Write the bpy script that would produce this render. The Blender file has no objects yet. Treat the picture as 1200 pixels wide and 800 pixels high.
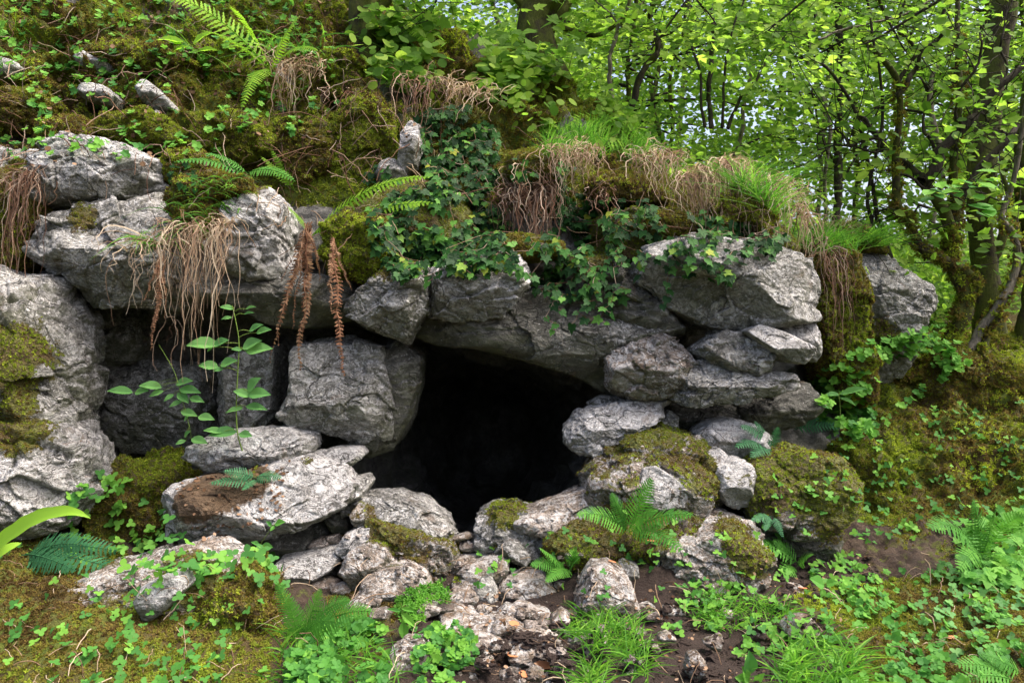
import bpy, math, random, time
import numpy as np
from mathutils import Vector, Matrix, Euler
from mathutils.bvhtree import BVHTree

# ------------------------------------------------------------------ camera, sky, sun, exposure
scene = bpy.context.scene
C = scene.collection
CAMZ, F = 1.6, 906.0
cam_data = bpy.data.cameras.new("camera")
cam = bpy.data.objects.new("camera", cam_data)
C.objects.link(cam)
cam.location = (0, 0, CAMZ)
cam.rotation_euler = (math.radians(90), 0, 0)
cam_data.sensor_width = 36.0
cam_data.lens = 36.0 * F / 1200.0
cam_data.clip_start = 0.05
cam_data.clip_end = 500
scene.camera = cam

SUN_EL, SUN_AZ = math.radians(60), math.radians(100)     # azimuth from +Y clockwise: high on the right
world = bpy.data.worlds.new("World")
scene.world = world
world.use_nodes = True
wn = world.node_tree
bg = wn.nodes["Background"]
sky = wn.nodes.new("ShaderNodeTexSky")
sky.sky_type = 'NISHITA'
sky.sun_disc = False
sky.sun_elevation = SUN_EL
sky.sun_rotation = SUN_AZ
sky.air_density = 0.8
sky.dust_density = 8.0
sky.ozone_density = 0.6
wn.links.new(sky.outputs[0], bg.inputs[0])
bg.inputs[1].default_value = 0.15

sun_d = bpy.data.lights.new("sun", 'SUN')
sun_d.energy = 1.1
sun_d.angle = math.radians(35)
sun_d.color = (1.0, 0.97, 0.92)
sun = bpy.data.objects.new("sun", sun_d)
C.objects.link(sun)
sd = Vector((math.sin(SUN_AZ) * math.cos(SUN_EL), math.cos(SUN_AZ) * math.cos(SUN_EL), math.sin(SUN_EL)))
sun.rotation_euler = sd.to_track_quat('Z', 'Y').to_euler()
sun.location = sd * 30

scene.view_settings.view_transform = 'Standard'
scene.view_settings.look = 'None'
scene.view_settings.gamma = 1.0
scene.view_settings.exposure = 1.6
scene.view_settings.use_curve_mapping = False
scene.render.engine = 'CYCLES'
scene.cycles.use_denoising = True
scene.cycles.max_bounces = 8
scene.cycles.diffuse_bounces = 4
scene.cycles.transmission_bounces = 4
scene.cycles.transparent_max_bounces = 4

rng = np.random.default_rng(7)
random.seed(7)


def W(px, py, Y):
    """world point that stands at distance Y along the viewing axis in picture position px, py (1200 x 800)"""
    return np.array(((px - 600.0) * Y / F, Y, CAMZ - (py - 400.0) * Y / F))


# ------------------------------------------------------------------ noise
def _h(ix, iy, iz, seed):
    with np.errstate(over='ignore'):
        n = (ix.astype(np.uint32) * np.uint32(374761393)) ^ (iy.astype(np.uint32) * np.uint32(668265263)) ^ (iz.astype(np.uint32) * np.uint32(2147483647 & 1274126177)) ^ np.uint32((seed * 974711 + 12345) & 0xffffffff)
        n = (n ^ (n >> np.uint32(13))) * np.uint32(1274126177)
        n = (n ^ (n >> np.uint32(16))) * np.uint32(2246822519)
        n = n ^ (n >> np.uint32(15))
    return n.astype(np.float64) / 4294967295.0


def vnoise(p, seed=0):
    i = np.floor(p).astype(np.int64)
    f = p - i
    u = f * f * f * (f * (f * 6 - 15) + 10)
    x, y, z = i[:, 0], i[:, 1], i[:, 2]
    r = 0
    for dx in (0, 1):
        wx = u[:, 0] if dx else 1 - u[:, 0]
        for dy in (0, 1):
            wy = u[:, 1] if dy else 1 - u[:, 1]
            for dz in (0, 1):
                wz = u[:, 2] if dz else 1 - u[:, 2]
                r = r + _h(x + dx, y + dy, z + dz, seed) * wx * wy * wz
    return r * 2 - 1


_R = np.array(((0.0, 0.8, 0.6), (-0.8, 0.36, -0.48), (-0.6, -0.48, 0.64)))


def fbm(p, octv=4, seed=0, gain=0.5, ridged=False):
    a, s, t = 1.0, 0.0, 0.0
    q = np.asarray(p, float)
    for k in range(octv):
        n = vnoise(q, seed + k * 17)
        if ridged:
            n = 1 - 2 * np.abs(n)
        s = s + a * n
        t += a
        a *= gain
        q = (q @ _R.T) * 2.03 + 11.3
    return s / t


def cells(p, seed=0):
    """nearest cell: distance to border, offset from the cell centre, three random numbers of the cell"""
    i = np.floor(p).astype(np.int64)
    d1 = np.full(len(p), 9.0)
    d2 = np.full(len(p), 9.0)
    off = np.zeros_like(p)
    cid = np.zeros((len(p), 3))
    for dx in (-1, 0, 1):
        for dy in (-1, 0, 1):
            for dz in (-1, 0, 1):
                c = i + np.array((dx, dy, dz))
                h = [_h(c[:, 0], c[:, 1], c[:, 2], seed + k) for k in range(3)]
                o = p - (c + np.stack(h, 1))
                d = np.sqrt((o ** 2).sum(1))
                n = d < d1
                d2 = np.where(n, d1, np.minimum(d2, d))
                d1 = np.where(n, d, d1)
                off[n] = o[n]
                cid[n] = c[n]
    ci = cid.astype(np.int64)
    r = np.stack([_h(ci[:, 0], ci[:, 1], ci[:, 2], seed + 50 + k) for k in range(3)], 1)
    return d2 - d1, off, r


def sstep(a, b, x):
    t = np.clip((x - a) / (b - a), 0, 1)
    return t * t * (3 - 2 * t)


# ------------------------------------------------------------------ mesh helpers
def mesh_np(name, v, faces, mat=None, smooth=True, attrs=None):
    """faces: (n,3) or (n,4) array or list of such arrays"""
    if not isinstance(faces, list):
        faces = [faces]
    me = bpy.data.meshes.new(name)
    v = np.asarray(v, np.float32)
    me.vertices.add(len(v))
    me.vertices.foreach_set("co", v.ravel())
    loops = np.concatenate([f.ravel() for f in faces]).astype(np.int32)
    sizes = np.concatenate([np.full(len(f), f.shape[1], np.int32) for f in faces])
    me.loops.add(len(loops))
    me.loops.foreach_set("vertex_index", loops)
    me.polygons.add(len(sizes))
    st = np.concatenate(([0], np.cumsum(sizes)[:-1])).astype(np.int32)
    me.polygons.foreach_set("loop_start", st)
    me.polygons.foreach_set("loop_total", sizes)
    me.polygons.foreach_set("use_smooth", np.full(len(sizes), smooth))
    for k, a in (attrs or {}).items():
        at = me.attributes.new(k, 'FLOAT', 'POINT')
        at.data.foreach_set("value", np.asarray(a, np.float32))
    me.update(calc_edges=True)
    if mat:
        me.materials.append(mat)
    return me


def link(name, me, parent=None, loc=None):
    o = bpy.data.objects.new(name, me)
    C.objects.link(o)
    if parent is not None:
        o.parent = parent
    if loc is not None:
        o.location = loc
    return o


def tag(o, label=None, cat=None, group=None, kind=None):
    if label:
        o['label'] = label
    if cat:
        o['category'] = cat
    if group:
        o['group'] = group
    if kind:
        o['kind'] = kind
    return o


def thing(name, label, cat, loc=(0, 0, 0), group=None):
    o = bpy.data.objects.new(name, None)
    C.objects.link(o)
    o.empty_display_size = 0.1
    o.location = loc
    return tag(o, label, cat, group)


SOLV, SOLF, SOLN = [], [], [0]      # everything solid, for finding where things touch


def solid(v, f):
    f = np.asarray(f)
    if f.shape[1] == 4:
        f = np.concatenate((f[:, :3], f[:, (0, 2, 3)]))
    SOLV.append(np.asarray(v, float))
    SOLF.append(f + SOLN[0])
    SOLN[0] += len(v)


# ------------------------------------------------------------------ materials
class NT:
    def __init__(self, name):
        self.m = bpy.data.materials.new(name)
        self.m.use_nodes = True
        self.t = self.m.node_tree
        self.t.nodes.clear()
        self.out = self.t.nodes.new("ShaderNodeOutputMaterial")

    def n(self, typ, ins=None, **kw):
        nd = self.t.nodes.new(typ)
        for k, v in kw.items():
            setattr(nd, k, v)
        for k, v in (ins or {}).items():
            s = nd.inputs[k]
            if isinstance(v, bpy.types.NodeSocket):
                self.t.links.new(v, s)
            else:
                s.default_value = v
        return nd

    def noise(self, vec, scale, detail=5, rough=0.6, dist=0.0):
        return self.n("ShaderNodeTexNoise", {'Vector': vec, 'Scale': scale, 'Detail': detail, 'Roughness': rough, 'Distortion': dist}).outputs[0]

    def ramp(self, fac, stops, interp='LINEAR'):
        r = self.n("ShaderNodeValToRGB", {'Fac': fac})
        cr = r.color_ramp
        cr.interpolation = interp
        while len(cr.elements) < len(stops):
            cr.elements.new(0.5)
        for e, (p, c) in zip(cr.elements, stops):
            e.position = p
            e.color = (c, c, c, 1) if isinstance(c, (int, float)) else (*c, 1)
        return r.outputs[0]

    def mix(self, fac, a, b, typ='MIX'):
        m = self.n("ShaderNodeMix", data_type='RGBA', blend_type=typ)
        for sock, v in ((m.inputs[0], fac), (m.inputs[6], a), (m.inputs[7], b)):
            if isinstance(v, bpy.types.NodeSocket):
                self.t.links.new(v, sock)
            else:
                sock.default_value = v if isinstance(v, (int, float)) else (*v, 1)
        return m.outputs[2]

    def math(self, op, a, b=0.0, c=0.0, clamp=False):
        m = self.n("ShaderNodeMath", {0: a, 1: b, 2: c}, operation=op)
        m.use_clamp = clamp
        return m.outputs[0]

    def attr(self, name):
        return self.n("ShaderNodeAttribute", attribute_name=name).outputs['Fac']


def rock_mat(name, dark, mid, pale, lichen=0.5, warm=(0.20, 0.13, 0.08), dirt=0.0):
    t = NT(name)
    geo = t.n("ShaderNodeNewGeometry")
    pos = geo.outputs['Position']
    oi = t.n("ShaderNodeObjectInfo").outputs['Random']
    sh = t.n("ShaderNodeVectorMath", {0: pos, 1: t.n("ShaderNodeCombineXYZ", {0: t.math('MULTIPLY', oi, 37.0), 1: 0.0, 2: t.math('MULTIPLY', oi, 11.0)}).outputs[0]}, operation='ADD').outputs[0]
    wob = t.n("ShaderNodeTexNoise", {'Vector': sh, 'Scale': 4.0, 'Detail': 5.0})
    wv = t.n("ShaderNodeVectorMath", {0: sh, 1: t.n("ShaderNodeVectorMath", {0: wob.outputs[1], 'Scale': 0.30}, operation='SCALE').outputs[0]}, operation='ADD').outputs[0]
    st = t.n("ShaderNodeVectorMath", {0: wv, 1: (1.0, 1.0, 2.4)}, operation='MULTIPLY').outputs[0]
    big = t.noise(sh, 2.6, 7, 0.62, 0.6)
    fine = t.noise(sh, 20, 7, 0.72, 0.6)
    vfine = t.noise(sh, 95, 4, 0.75)
    # broken, scaly relief: distorted cells at three sizes, stretched along the bedding
    c1 = t.n("ShaderNodeTexVoronoi", {'Vector': st, 'Scale': 7.0}, feature='F1').outputs['Distance']
    c2 = t.n("ShaderNodeTexVoronoi", {'Vector': st, 'Scale': 19.0}, feature='F1').outputs['Distance']
    rid = t.math('ABSOLUTE', t.math('SUBTRACT', t.noise(st, 9, 6, 0.65, 0.8), 0.5))
    scal = t.math('ADD', t.math('MULTIPLY', c1, 0.5), t.math('MULTIPLY', c2, 0.35))
    tone = t.math('ADD', t.math('ADD', t.math('MULTIPLY', big, 0.45), t.math('MULTIPLY', fine, 0.40)), t.math('MULTIPLY', t.math('SUBTRACT', 0.62, scal), 0.32))
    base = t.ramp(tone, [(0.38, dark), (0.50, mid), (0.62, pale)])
    base = t.mix(t.ramp(t.math('MULTIPLY', rid, 1.0), [(0.0, 0.65), (0.045, 0.0)]), base, (dark[0] * .4, dark[1] * .4, dark[2] * .36))
    # pale lichen blotches
    li = t.ramp(t.math('ADD', t.math('MULTIPLY', t.noise(sh, 11, 8, 0.72, 1.6), 0.65), t.math('MULTIPLY', t.noise(sh, 60, 3, 0.6), 0.35)), [(0.615 - 0.10 * lichen, 0.0), (0.65 - 0.10 * lichen, 1.0)])
    col = t.mix(t.math('MULTIPLY', li, 0.75), base, (0.60, 0.59, 0.58))
    wf = t.ramp(t.noise(sh, 4.3, 6, 0.65, 0.8), [(0.60 - 0.3 * dirt, 0.0), (0.74 - 0.25 * dirt, 0.75)])
    col = t.mix(wf, col, warm)
    # damp dark streaks running down
    dv = t.n("ShaderNodeVectorMath", {0: wv, 1: (1.0, 1.0, 0.28)}, operation='MULTIPLY').outputs[0]
    dm = t.ramp(t.noise(dv, 5.5, 5, 0.65, 0.4), [(0.54, 0.0), (0.70, 0.6)])
    col = t.mix(dm, col, (0.055, 0.052, 0.042))
    sp = t.ramp(vfine, [(0.34, 1.0), (0.43, 0.0)])
    col = t.mix(sp, col, (0.05, 0.045, 0.04))
    vor = t.n("ShaderNodeTexVoronoi", {'Vector': st, 'Scale': 2.7}, feature='DISTANCE_TO_EDGE').outputs['Distance']
    crk = t.math('MULTIPLY', t.ramp(vor, [(0.0, 1.0), (0.022, 0.0)]), t.ramp(t.noise(sh, 2.4, 2), [(0.44, 0.0), (0.54, 1.0)]))
    col = t.mix(t.math('MULTIPLY', crk, 0.8), col, (0.02, 0.018, 0.014))
    # algae film on the sheltered undersides
    nz = t.n("ShaderNodeSeparateXYZ", {0: geo.outputs['Normal']}).outputs[2]
    nzr = t.n("ShaderNodeMapRange", {0: nz, 1: -1.0, 2: 1.0, 3: 0.0, 4: 1.0}).outputs[0]
    al = t.math('MULTIPLY', t.ramp(nzr, [(0.38, 1.0), (0.62, 0.0)]), t.ramp(t.noise(sh, 3.5, 4), [(0.35, 0.15), (0.62, 0.75)]))
    col = t.mix(al, col, (0.10, 0.11, 0.05))
    soilm = t.math('ADD', t.attr('soil'), t.math('MULTIPLY', t.math('SUBTRACT', fine, 0.5), 0.9))
    soilf = t.ramp(soilm, [(0.42, 0.0), (0.58, 1.0)])
    col = t.mix(soilf, col, t.mix(fine, (0.035, 0.02, 0.010), (0.15, 0.095, 0.05)))
    mossm = t.math('ADD', t.attr('moss'), t.math('MULTIPLY', t.math('SUBTRACT', t.noise(sh, 16, 6, 0.75), 0.5), 1.5))
    mossf = t.ramp(mossm, [(0.46, 0.0), (0.54, 1.0)])
    mcol = t.mix(t.ramp(t.noise(sh, 5, 4), [(0.38, 0.0), (0.62, 1.0)]), t.mix(vfine, (0.035, 0.025, 0.008), (0.13, 0.085, 0.025)), t.mix(vfine, (0.045, 0.055, 0.01), (0.18, 0.19, 0.03)))
    col = t.mix(mossf, col, mcol)
    h = t.math('ADD', t.math('MULTIPLY', fine, 0.9), t.math('MULTIPLY', vfine, 0.30))
    h = t.math('SUBTRACT', h, t.math('MULTIPLY', scal, 1.1))
    h = t.math('ADD', h, t.math('MINIMUM', t.math('MULTIPLY', rid, 5.0), 0.5))
    h = t.math('SUBTRACT', h, t.math('MULTIPLY', crk, 0.8))
    h = t.math('ADD', h, t.math('MULTIPLY', t.math('MULTIPLY', mossf, t.noise(sh, 60, 3)), 1.4))
    bmp = t.n("ShaderNodeBump", {'Strength': 0.85, 'Distance': 0.03, 'Height': h}).outputs[0]
    p = t.n("ShaderNodeBsdfPrincipled", {'Base Color': col, 'Roughness': t.ramp(fine, [(0.35, 0.45), (0.65, 0.85)]), 'Normal': bmp, 'Specular IOR Level': 0.4})
    t.t.links.new(p.outputs[0], t.out.inputs[0])
    return t.m


def fol_mat(name, stops, trans=0.5, rough=0.5, spec=0.4, veins=False):
    """leaf material: colours run over the per-leaf random value"""
    t = NT(name)
    r = t.math('FRACT', t.math('ADD', t.attr('rnd'), t.math('MULTIPLY', t.n("ShaderNodeObjectInfo").outputs['Random'], 1.0)))
    col = t.ramp(r, stops)
    pos = t.n("ShaderNodeNewGeometry").outputs['Position']
    col = t.mix(t.math('MULTIPLY', t.noise(pos, 60, 2), 0.5), col, (0.5, 0.5, 0.5), 'OVERLAY') if veins else col
    p = t.n("ShaderNodeBsdfPrincipled", {'Base Color': col, 'Roughness': rough + .08, 'Specular IOR Level': spec * .5})
    if trans > 0:
        tc = t.mix(1.0, col, (1.0, 1.0, 0.75), 'MULTIPLY')
        tc2 = t.n("ShaderNodeHueSaturation", {'Color': tc, 'Saturation': 1.0, 'Value': 1.7}).outputs[0]
        tr = t.n("ShaderNodeBsdfTranslucent", {'Color': tc2})
        mx = t.n("ShaderNodeMixShader", {0: trans, 1: p.outputs[0], 2: tr.outputs[0]})
        t.t.links.new(mx.outputs[0], t.out.inputs[0])
    else:
        t.t.links.new(p.outputs[0], t.out.inputs[0])
    return t.m


M = {}
M['grey'] = rock_mat("limestone_grey", (0.10, 0.098, 0.088), (0.33, 0.322, 0.295), (0.58, 0.565, 0.53), 1.0)
M['pale'] = rock_mat("limestone_pale", (0.15, 0.143, 0.137), (0.47, 0.455, 0.44), (0.72, 0.70, 0.69), 1.4)
M['shade'] = rock_mat("limestone_shaded", (0.045, 0.045, 0.039), (0.14, 0.137, 0.118), (0.29, 0.285, 0.255), 0.3)  # darker limestone copy; the shade of recesses and undersides is put into its colour
M['pink'] = rock_mat("limestone_soiled", (0.09, 0.066, 0.05), (0.34, 0.28, 0.23), (0.62, 0.56, 0.515), 1.2, warm=(0.14, 0.088, 0.045), dirt=0.32)
M['chip'] = rock_mat("limestone_chips", (0.08, 0.06, 0.05), (0.31, 0.26, 0.225), (0.56, 0.50, 0.46), 0.7, warm=(0.11, 0.07, 0.045), dirt=0.3)


def ground_mat(name, c0, c1, c2):
    t = NT(name)
    pos = t.n("ShaderNodeNewGeometry").outputs['Position']
    f = t.noise(pos, 24, 6, 0.7)
    vf = t.noise(pos, 110, 4, 0.7)
    b = t.noise(pos, 3.2, 5, 0.6, 0.5)
    col = t.ramp(t.math('ADD', t.math('MULTIPLY', b, 0.5), t.math('MULTIPLY', f, 0.5)), [(0.36, c0), (0.5, c1), (0.64, c2)])
    soilf = t.ramp(t.math('ADD', t.attr('soil'), t.math('MULTIPLY', t.math('SUBTRACT', f, 0.5), 0.9)), [(0.42, 0.0), (0.58, 1.0)])
    col = t.mix(soilf, col, t.mix(vf, (0.010, 0.007, 0.006), (0.075, 0.050, 0.040)))
    mossf = t.ramp(t.math('ADD', t.attr('moss'), t.math('MULTIPLY', t.math('SUBTRACT', t.noise(pos, 13, 5, 0.7), 0.5), 1.0)), [(0.42, 0.0), (0.58, 1.0)])
    mcol = t.mix(t.ramp(t.noise(pos, 2.5, 5), [(0.42, 0.0), (0.58, 1.0)]), t.mix(vf, (0.03, 0.018, 0.008), (0.13, 0.095, 0.03)), t.mix(vf, (0.04, 0.055, 0.008), (0.16, 0.20, 0.025)))
    col = t.mix(mossf, col, mcol)
    rockf = t.ramp(t.attr('rock'), [(0.4, 0.0), (0.6, 1.0)])
    rc = t.ramp(t.math('ADD', t.math('MULTIPLY', b, 0.5), t.math('MULTIPLY', f, 0.5)), [(0.36, (0.06, 0.06, 0.055)), (0.5, (0.17, 0.165, 0.15)), (0.64, (0.36, 0.35, 0.33))])
    rc = t.mix(t.ramp(t.noise(pos, 3.0, 5), [(0.45, 0.0), (0.65, 0.6)]), rc, (0.07, 0.075, 0.035))
    col = t.mix(t.math('MULTIPLY', rockf, t.math('SUBTRACT', 1.0, mossf)), col, rc)
    h = t.math('ADD', t.math('MULTIPLY', f, 0.7), t.math('MULTIPLY', vf, 0.5))
    bmp = t.n("ShaderNodeBump", {'Strength': 1.0, 'Distance': 0.045, 'Height': h}).outputs[0]
    p = t.n("ShaderNodeBsdfPrincipled", {'Base Color': col, 'Roughness': 0.85, 'Normal': bmp, 'Specular IOR Level': 0.25})
    t.t.links.new(p.outputs[0], t.out.inputs[0])
    return t.m


M['soil'] = ground_mat("woodland_soil", (0.016, 0.011, 0.008), (0.05, 0.033, 0.024), (0.11, 0.078, 0.056))
M['moss'] = fol_mat("moss_fronds", [(0.0, (0.055, 0.034, 0.014)), (0.22, (0.15, 0.11, 0.032)), (0.45, (0.15, 0.155, 0.022)), (0.75, (0.15, 0.21, 0.022)), (1.0, (0.30, 0.36, 0.035))], 0.35, 0.8, 0.1)

# ------------------------------------------------------------------ hillside: profiles (y, z) from the ground in front, over the cliff, back into the wood
#        behind     g1          g2          f1          f2          c1          c2          c3          c4          l1          l2          b1          s1          s2          p1         p2
ST = [
 (-16.,[(-8, .1), (3.0, .1), (4.3, .3), (5.2, .5), (5.5, .8), (5.5, 1.0), (5.5, 1.3), (5.6, 1.7), (5.7, 1.9), (5.7, 2.1), (5.8, 2.5), (6.2, 3.0), (6.9, 3.9), (7.9, 5.0), (11, 7.5), (70, 16)]),
 (-4.6,[(-8, 0), (3.0, .1), (4.3, .27), (5.2, .38), (5.45, .5), (5.5, .8), (5.5, 1.2), (5.6, 1.6), (5.75, 1.9), (5.75, 2.0), (5.8, 2.5), (6.1, 3.0), (6.8, 3.9), (7.8, 4.9), (11, 7.2), (70, 16)]),
 (-3.5,[(-8, 0), (3.0, .05), (4.3, .22), (5.2, .26), (5.7, .4), (5.8, .8), (5.85, 1.2), (5.9, 1.6), (5.95, 1.9), (5.95, 2.0), (5.9, 2.5), (6.15, 3.05), (6.8, 3.9), (7.8, 4.9), (11, 7.0), (70, 16)]),
 (-3.1,[(-8, 0), (3.0, .05), (4.2, .2), (5.1, .2), (5.9, .35), (6.5, .5), (6.75, .9), (6.75, 1.4), (6.6, 1.8), (6.2, 1.9), (6.0, 2.4), (6.2, 3.05), (6.9, 3.95), (7.7, 4.9), (11, 7.0), (70, 15)]),
 (-2.3,[(-8, 0), (3.0, 0), (4.1, .2), (5.0, .1), (5.9, .2), (6.4, .5), (6.7, .9), (6.75, 1.4), (6.6, 1.85), (6.2, 1.95), (6.0, 2.4), (6.2, 2.9), (6.9, 3.8), (7.7, 4.8), (11, 6.8), (70, 15)]),
 (-1.6,[(-8, 0), (3.0, -.02), (4.1, .06), (5.0, .04), (5.9, .1), (6.3, .4), (6.5, .9), (6.6, 1.4), (6.5, 1.7), (6.2, 1.8), (6.0, 2.3), (6.2, 2.85), (6.9, 3.7), (7.7, 4.6), (11, 6.4), (70, 14)]),
 (-1.15,[(-8, 0), (3.0, -.03), (4.3, -.02), (5.2, .0), (6.0, .1), (7.2, .1), (7.6, .5), (7.6, 1.1), (7.2, 1.6), (6.3, 1.72), (6.0, 2.2), (6.2, 2.85), (6.9, 3.7), (7.7, 4.5), (11, 6.0), (70, 13)]),
 (-0.9,[(-8, 0), (3.0, -.03), (4.3, -.02), (5.2, .0), (6.1, .0), (8.0, -.4), (10.5, -.3), (10.5, .9), (8.2, 1.5), (6.3, 1.7), (6.0, 2.2), (6.2, 2.85), (6.9, 3.7), (7.7, 4.5), (11, 6.0), (70, 13)]),
 (0.1,[(-8, 0), (3.0, -.03), (4.3, -.0), (5.2, .03), (6.1, .0), (8.0, -.5), (11, -.4), (11, .8), (8.2, 1.3), (6.3, 1.5), (6.0, 2.1), (6.2, 2.85), (6.9, 3.5), (7.7, 4.2), (11, 5.0), (70, 12)]),
 (0.55,[(-8, 0), (3.0, -.03), (4.3, .02), (5.2, .2), (6.0, .4), (8.0, .0), (9.5, .2), (9.5, .8), (7.6, 1.15), (6.3, 1.35), (6.1, 2.0), (6.25, 2.85), (6.8, 3.3), (7.7, 3.9), (11, 4.4), (70, 11)]),
 (0.85,[(-8, 0), (3.0, -.03), (4.3, .02), (5.2, .3), (5.9, .6), (6.6, .8), (6.9, .9), (6.9, 1.1), (6.6, 1.3), (6.3, 1.4), (6.15, 2.0), (6.3, 2.85), (6.8, 3.2), (7.6, 3.7), (11, 4.0), (70, 10)]),
 (1.4,[(-8, 0), (3.0, -.03), (4.3, .02), (5.1, .22), (5.8, .65), (6.4, .92), (6.6, 1.05), (6.6, 1.3), (6.5, 1.6), (6.4, 1.9), (6.3, 2.35), (6.4, 2.75), (6.8, 2.98), (7.4, 3.15), (11, 3.1), (70, 9)]),
 (2.15,[(-8, 0), (3.0, -.03), (4.3, .05), (5.3, .1), (5.9, .5), (6.3, .8), (6.5, 1.0), (6.6, 1.3), (6.55, 1.6), (6.45, 1.9), (6.4, 2.2), (6.5, 2.45), (6.9, 2.62), (7.6, 2.65), (11, 2.5), (70, 9)]),
 (2.7,[(-8, 0), (3.0, 0), (4.3, .08), (5.4, .12), (6.0, .4), (6.5, .75), (6.8, 1.0), (6.95, 1.3), (7.05, 1.6), (7.15, 1.85), (7.25, 2.05), (7.4, 2.2), (7.7, 2.25), (8.3, 2.2), (11, 2.1), (70, 9)]),
 (3.1,[(-8, 0), (3.0, 0), (4.3, .10), (5.4, .14), (6.0, .42), (6.5, .75), (6.8, .95), (6.95, 1.15), (7.05, 1.4), (7.2, 1.7), (7.3, 1.95), (7.5, 2.1), (7.8, 2.1), (8.3, 2.05), (11, 2.0), (70, 9)]),
 (3.5,[(-8, 0), (3.0, .02), (4.3, .12), (5.4, .15), (6.0, .45), (6.4, .78), (6.7, .95), (6.9, 1.05), (7.1, 1.12), (7.3, 1.2), (7.6, 1.3), (8.0, 1.4), (8.6, 1.5), (9.5, 1.6), (12, 1.9), (70, 10)]),
 (5.0,[(-8, 0), (3.0, .05), (4.3, .2), (5.4, .3), (6.0, .55), (6.4, .8), (6.7, 1.0), (6.9, 1.1), (7.1, 1.2), (7.3, 1.3), (7.6, 1.4), (8.0, 1.5), (8.6, 1.6), (9.5, 1.7), (12, 2.1), (70, 10)]),
 (17.,[(-8, .1), (3.0, .3), (4.3, .5), (5.4, .8), (6.0, 1.0), (6.4, 1.3), (6.7, 1.5), (6.9, 1.7), (7.1, 1.8), (7.3, 1.9), (7.6, 2.0), (8.0, 2.1), (8.6, 2.2), (9.5, 2.3), (12, 2.8), (70, 11)]),
 (45.,[(-8, .1), (3.0, .3), (4.3, .5), (5.4, .8), (6.0, 1.0), (6.4, 1.3), (6.7, 1.5), (6.9, 1.7), (7.1, 1.8), (7.3, 1.9), (7.6, 2.0), (8.0, 2.1), (8.6, 2.2), (9.5, 2.3), (12, 2.8), (70, 11)]),
]
ST.insert(0, (-45., ST[0][1]))
CP = np.array([s[1] for s in ST], float)          # stations x controls x 2
SX = np.array([s[0] for s in ST])


def gsmooth(a, s, axis):
    r = int(3 * s) + 1
    k = np.exp(-0.5 * (np.arange(-r, r + 1) / s) ** 2)
    k /= k.sum()
    pad = [(0, 0)] * a.ndim
    pad[axis] = (r, r)
    b = np.pad(a, pad, mode='edge')
    out = np.zeros_like(a)
    for i, w in enumerate(k):
        sl = [slice(None)] * a.ndim
        sl[axis] = slice(i, i + a.shape[axis])
        out += w * b[tuple(sl)]
    return out


# sample counts between the controls of a profile
SEG = [10, 26, 34, 30, 26, 22, 18, 16, 18, 24, 30, 40, 44, 40, 14]
tv = np.concatenate([np.linspace(i, i + 1, n, endpoint=False) for i, n in enumerate(SEG)] + [np.array([15.0])])
xs = np.concatenate([np.linspace(-45, -8, 14, endpoint=False), np.linspace(-8, -5, 30, endpoint=False), np.linspace(-5, 5.2, 330, endpoint=False), np.linspace(5.2, 8, 28, endpoint=False), np.linspace(8, 45, 15)])
ci = np.arange(16)
prof = np.zeros((len(SX), len(tv), 2))
for i in range(len(SX)):
    for k in range(2):
        prof[i, :, k] = np.interp(tv, ci, CP[i, :, k])
grid = np.zeros((len(xs), len(tv), 3))
for j in range(len(tv)):
    for k in range(2):
        grid[:, j, k + 1] = np.interp(xs, SX, prof[:, j, k])
grid[:, :, 0] = xs[:, None]
g2 = grid.copy()
for k in (1, 2):
    g2[:, :, k] = gsmooth(gsmooth(grid[:, :, k], 4.0, 1), 5.0, 0)
grid = g2
nx, nt = len(xs), len(tv)
P0 = grid.reshape(-1, 3)
du = np.gradient(grid, axis=0)
dv = np.gradient(grid, axis=1)
nrm = np.cross(du, dv)
nrm /= np.linalg.norm(nrm, axis=2, keepdims=True) + 1e-9
N0 = nrm.reshape(-1, 3)
TT = np.tile(tv, nx)
X0, Y0, Z0 = P0.T
cliff = sstep(4.2, 5.0, TT) * (1 - sstep(10.2, 11.2, TT)) * (1 - sstep(2.7, 3.3, X0)) * sstep(-7.5, -6, X0)
cavezone = sstep(4.3, 5.3, TT) * (1 - sstep(8.0, 9.0, TT)) * sstep(-1.4, -1.1, X0) * (1 - sstep(.7, .95, X0))
dist = np.clip((14 - Y0) / 8, 0, 1)
bump = 0.13 * fbm(P0 * 1.7, 4, 3) + 0.05 * fbm(P0 * np.array((6, 6, 6)), 4, 9)
lump = 0.05 * fbm(P0 * np.array((9, 7, 7)), 3, 21, ridged=True) + 0.022 * fbm(P0 * 24, 3, 31, ridged=True)
cb, co, cr = cells(P0 * np.array((2.0, 2.0, 2.8)), 5)
fac = 0.22 * ((co * (cr - 0.5)).sum(1)) + 0.10 * (cr[:, 0] - 0.5)
cb2, co2, cr2 = cells(P0 * 6.5, 8)
fac += 0.05 * ((co2 * (cr2 - 0.5)).sum(1)) - 0.02 * (1 - sstep(0, .1, cb2))
ground_ = (TT < 4.0)
path = np.exp(-((X0 - (0.35 + (Y0 - 3.8) * 1.0)) / 0.38) ** 2) * (TT < 3.5) * (Y0 < 5.2)      # trodden earth running up to the right
path = np.maximum(path, np.exp(-(((X0 - .95) / 0.65) ** 2 + ((Y0 - 3.9) / .35) ** 2)))
path = np.maximum(path, 0.9 * np.exp(-(((X0 - .1) / 0.5) ** 2 + ((Y0 - 4.3) / .6) ** 2)) * (TT < 4))
disp = np.where(TT < 4.0, 0.55 * bump + 0.75 * lump * (1 - .5 * path) + 0.012 * fbm(P0 * 40, 3, 61, .6), (1 - cliff) * (bump + lump) + cliff * (0.6 * bump + fac))
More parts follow.
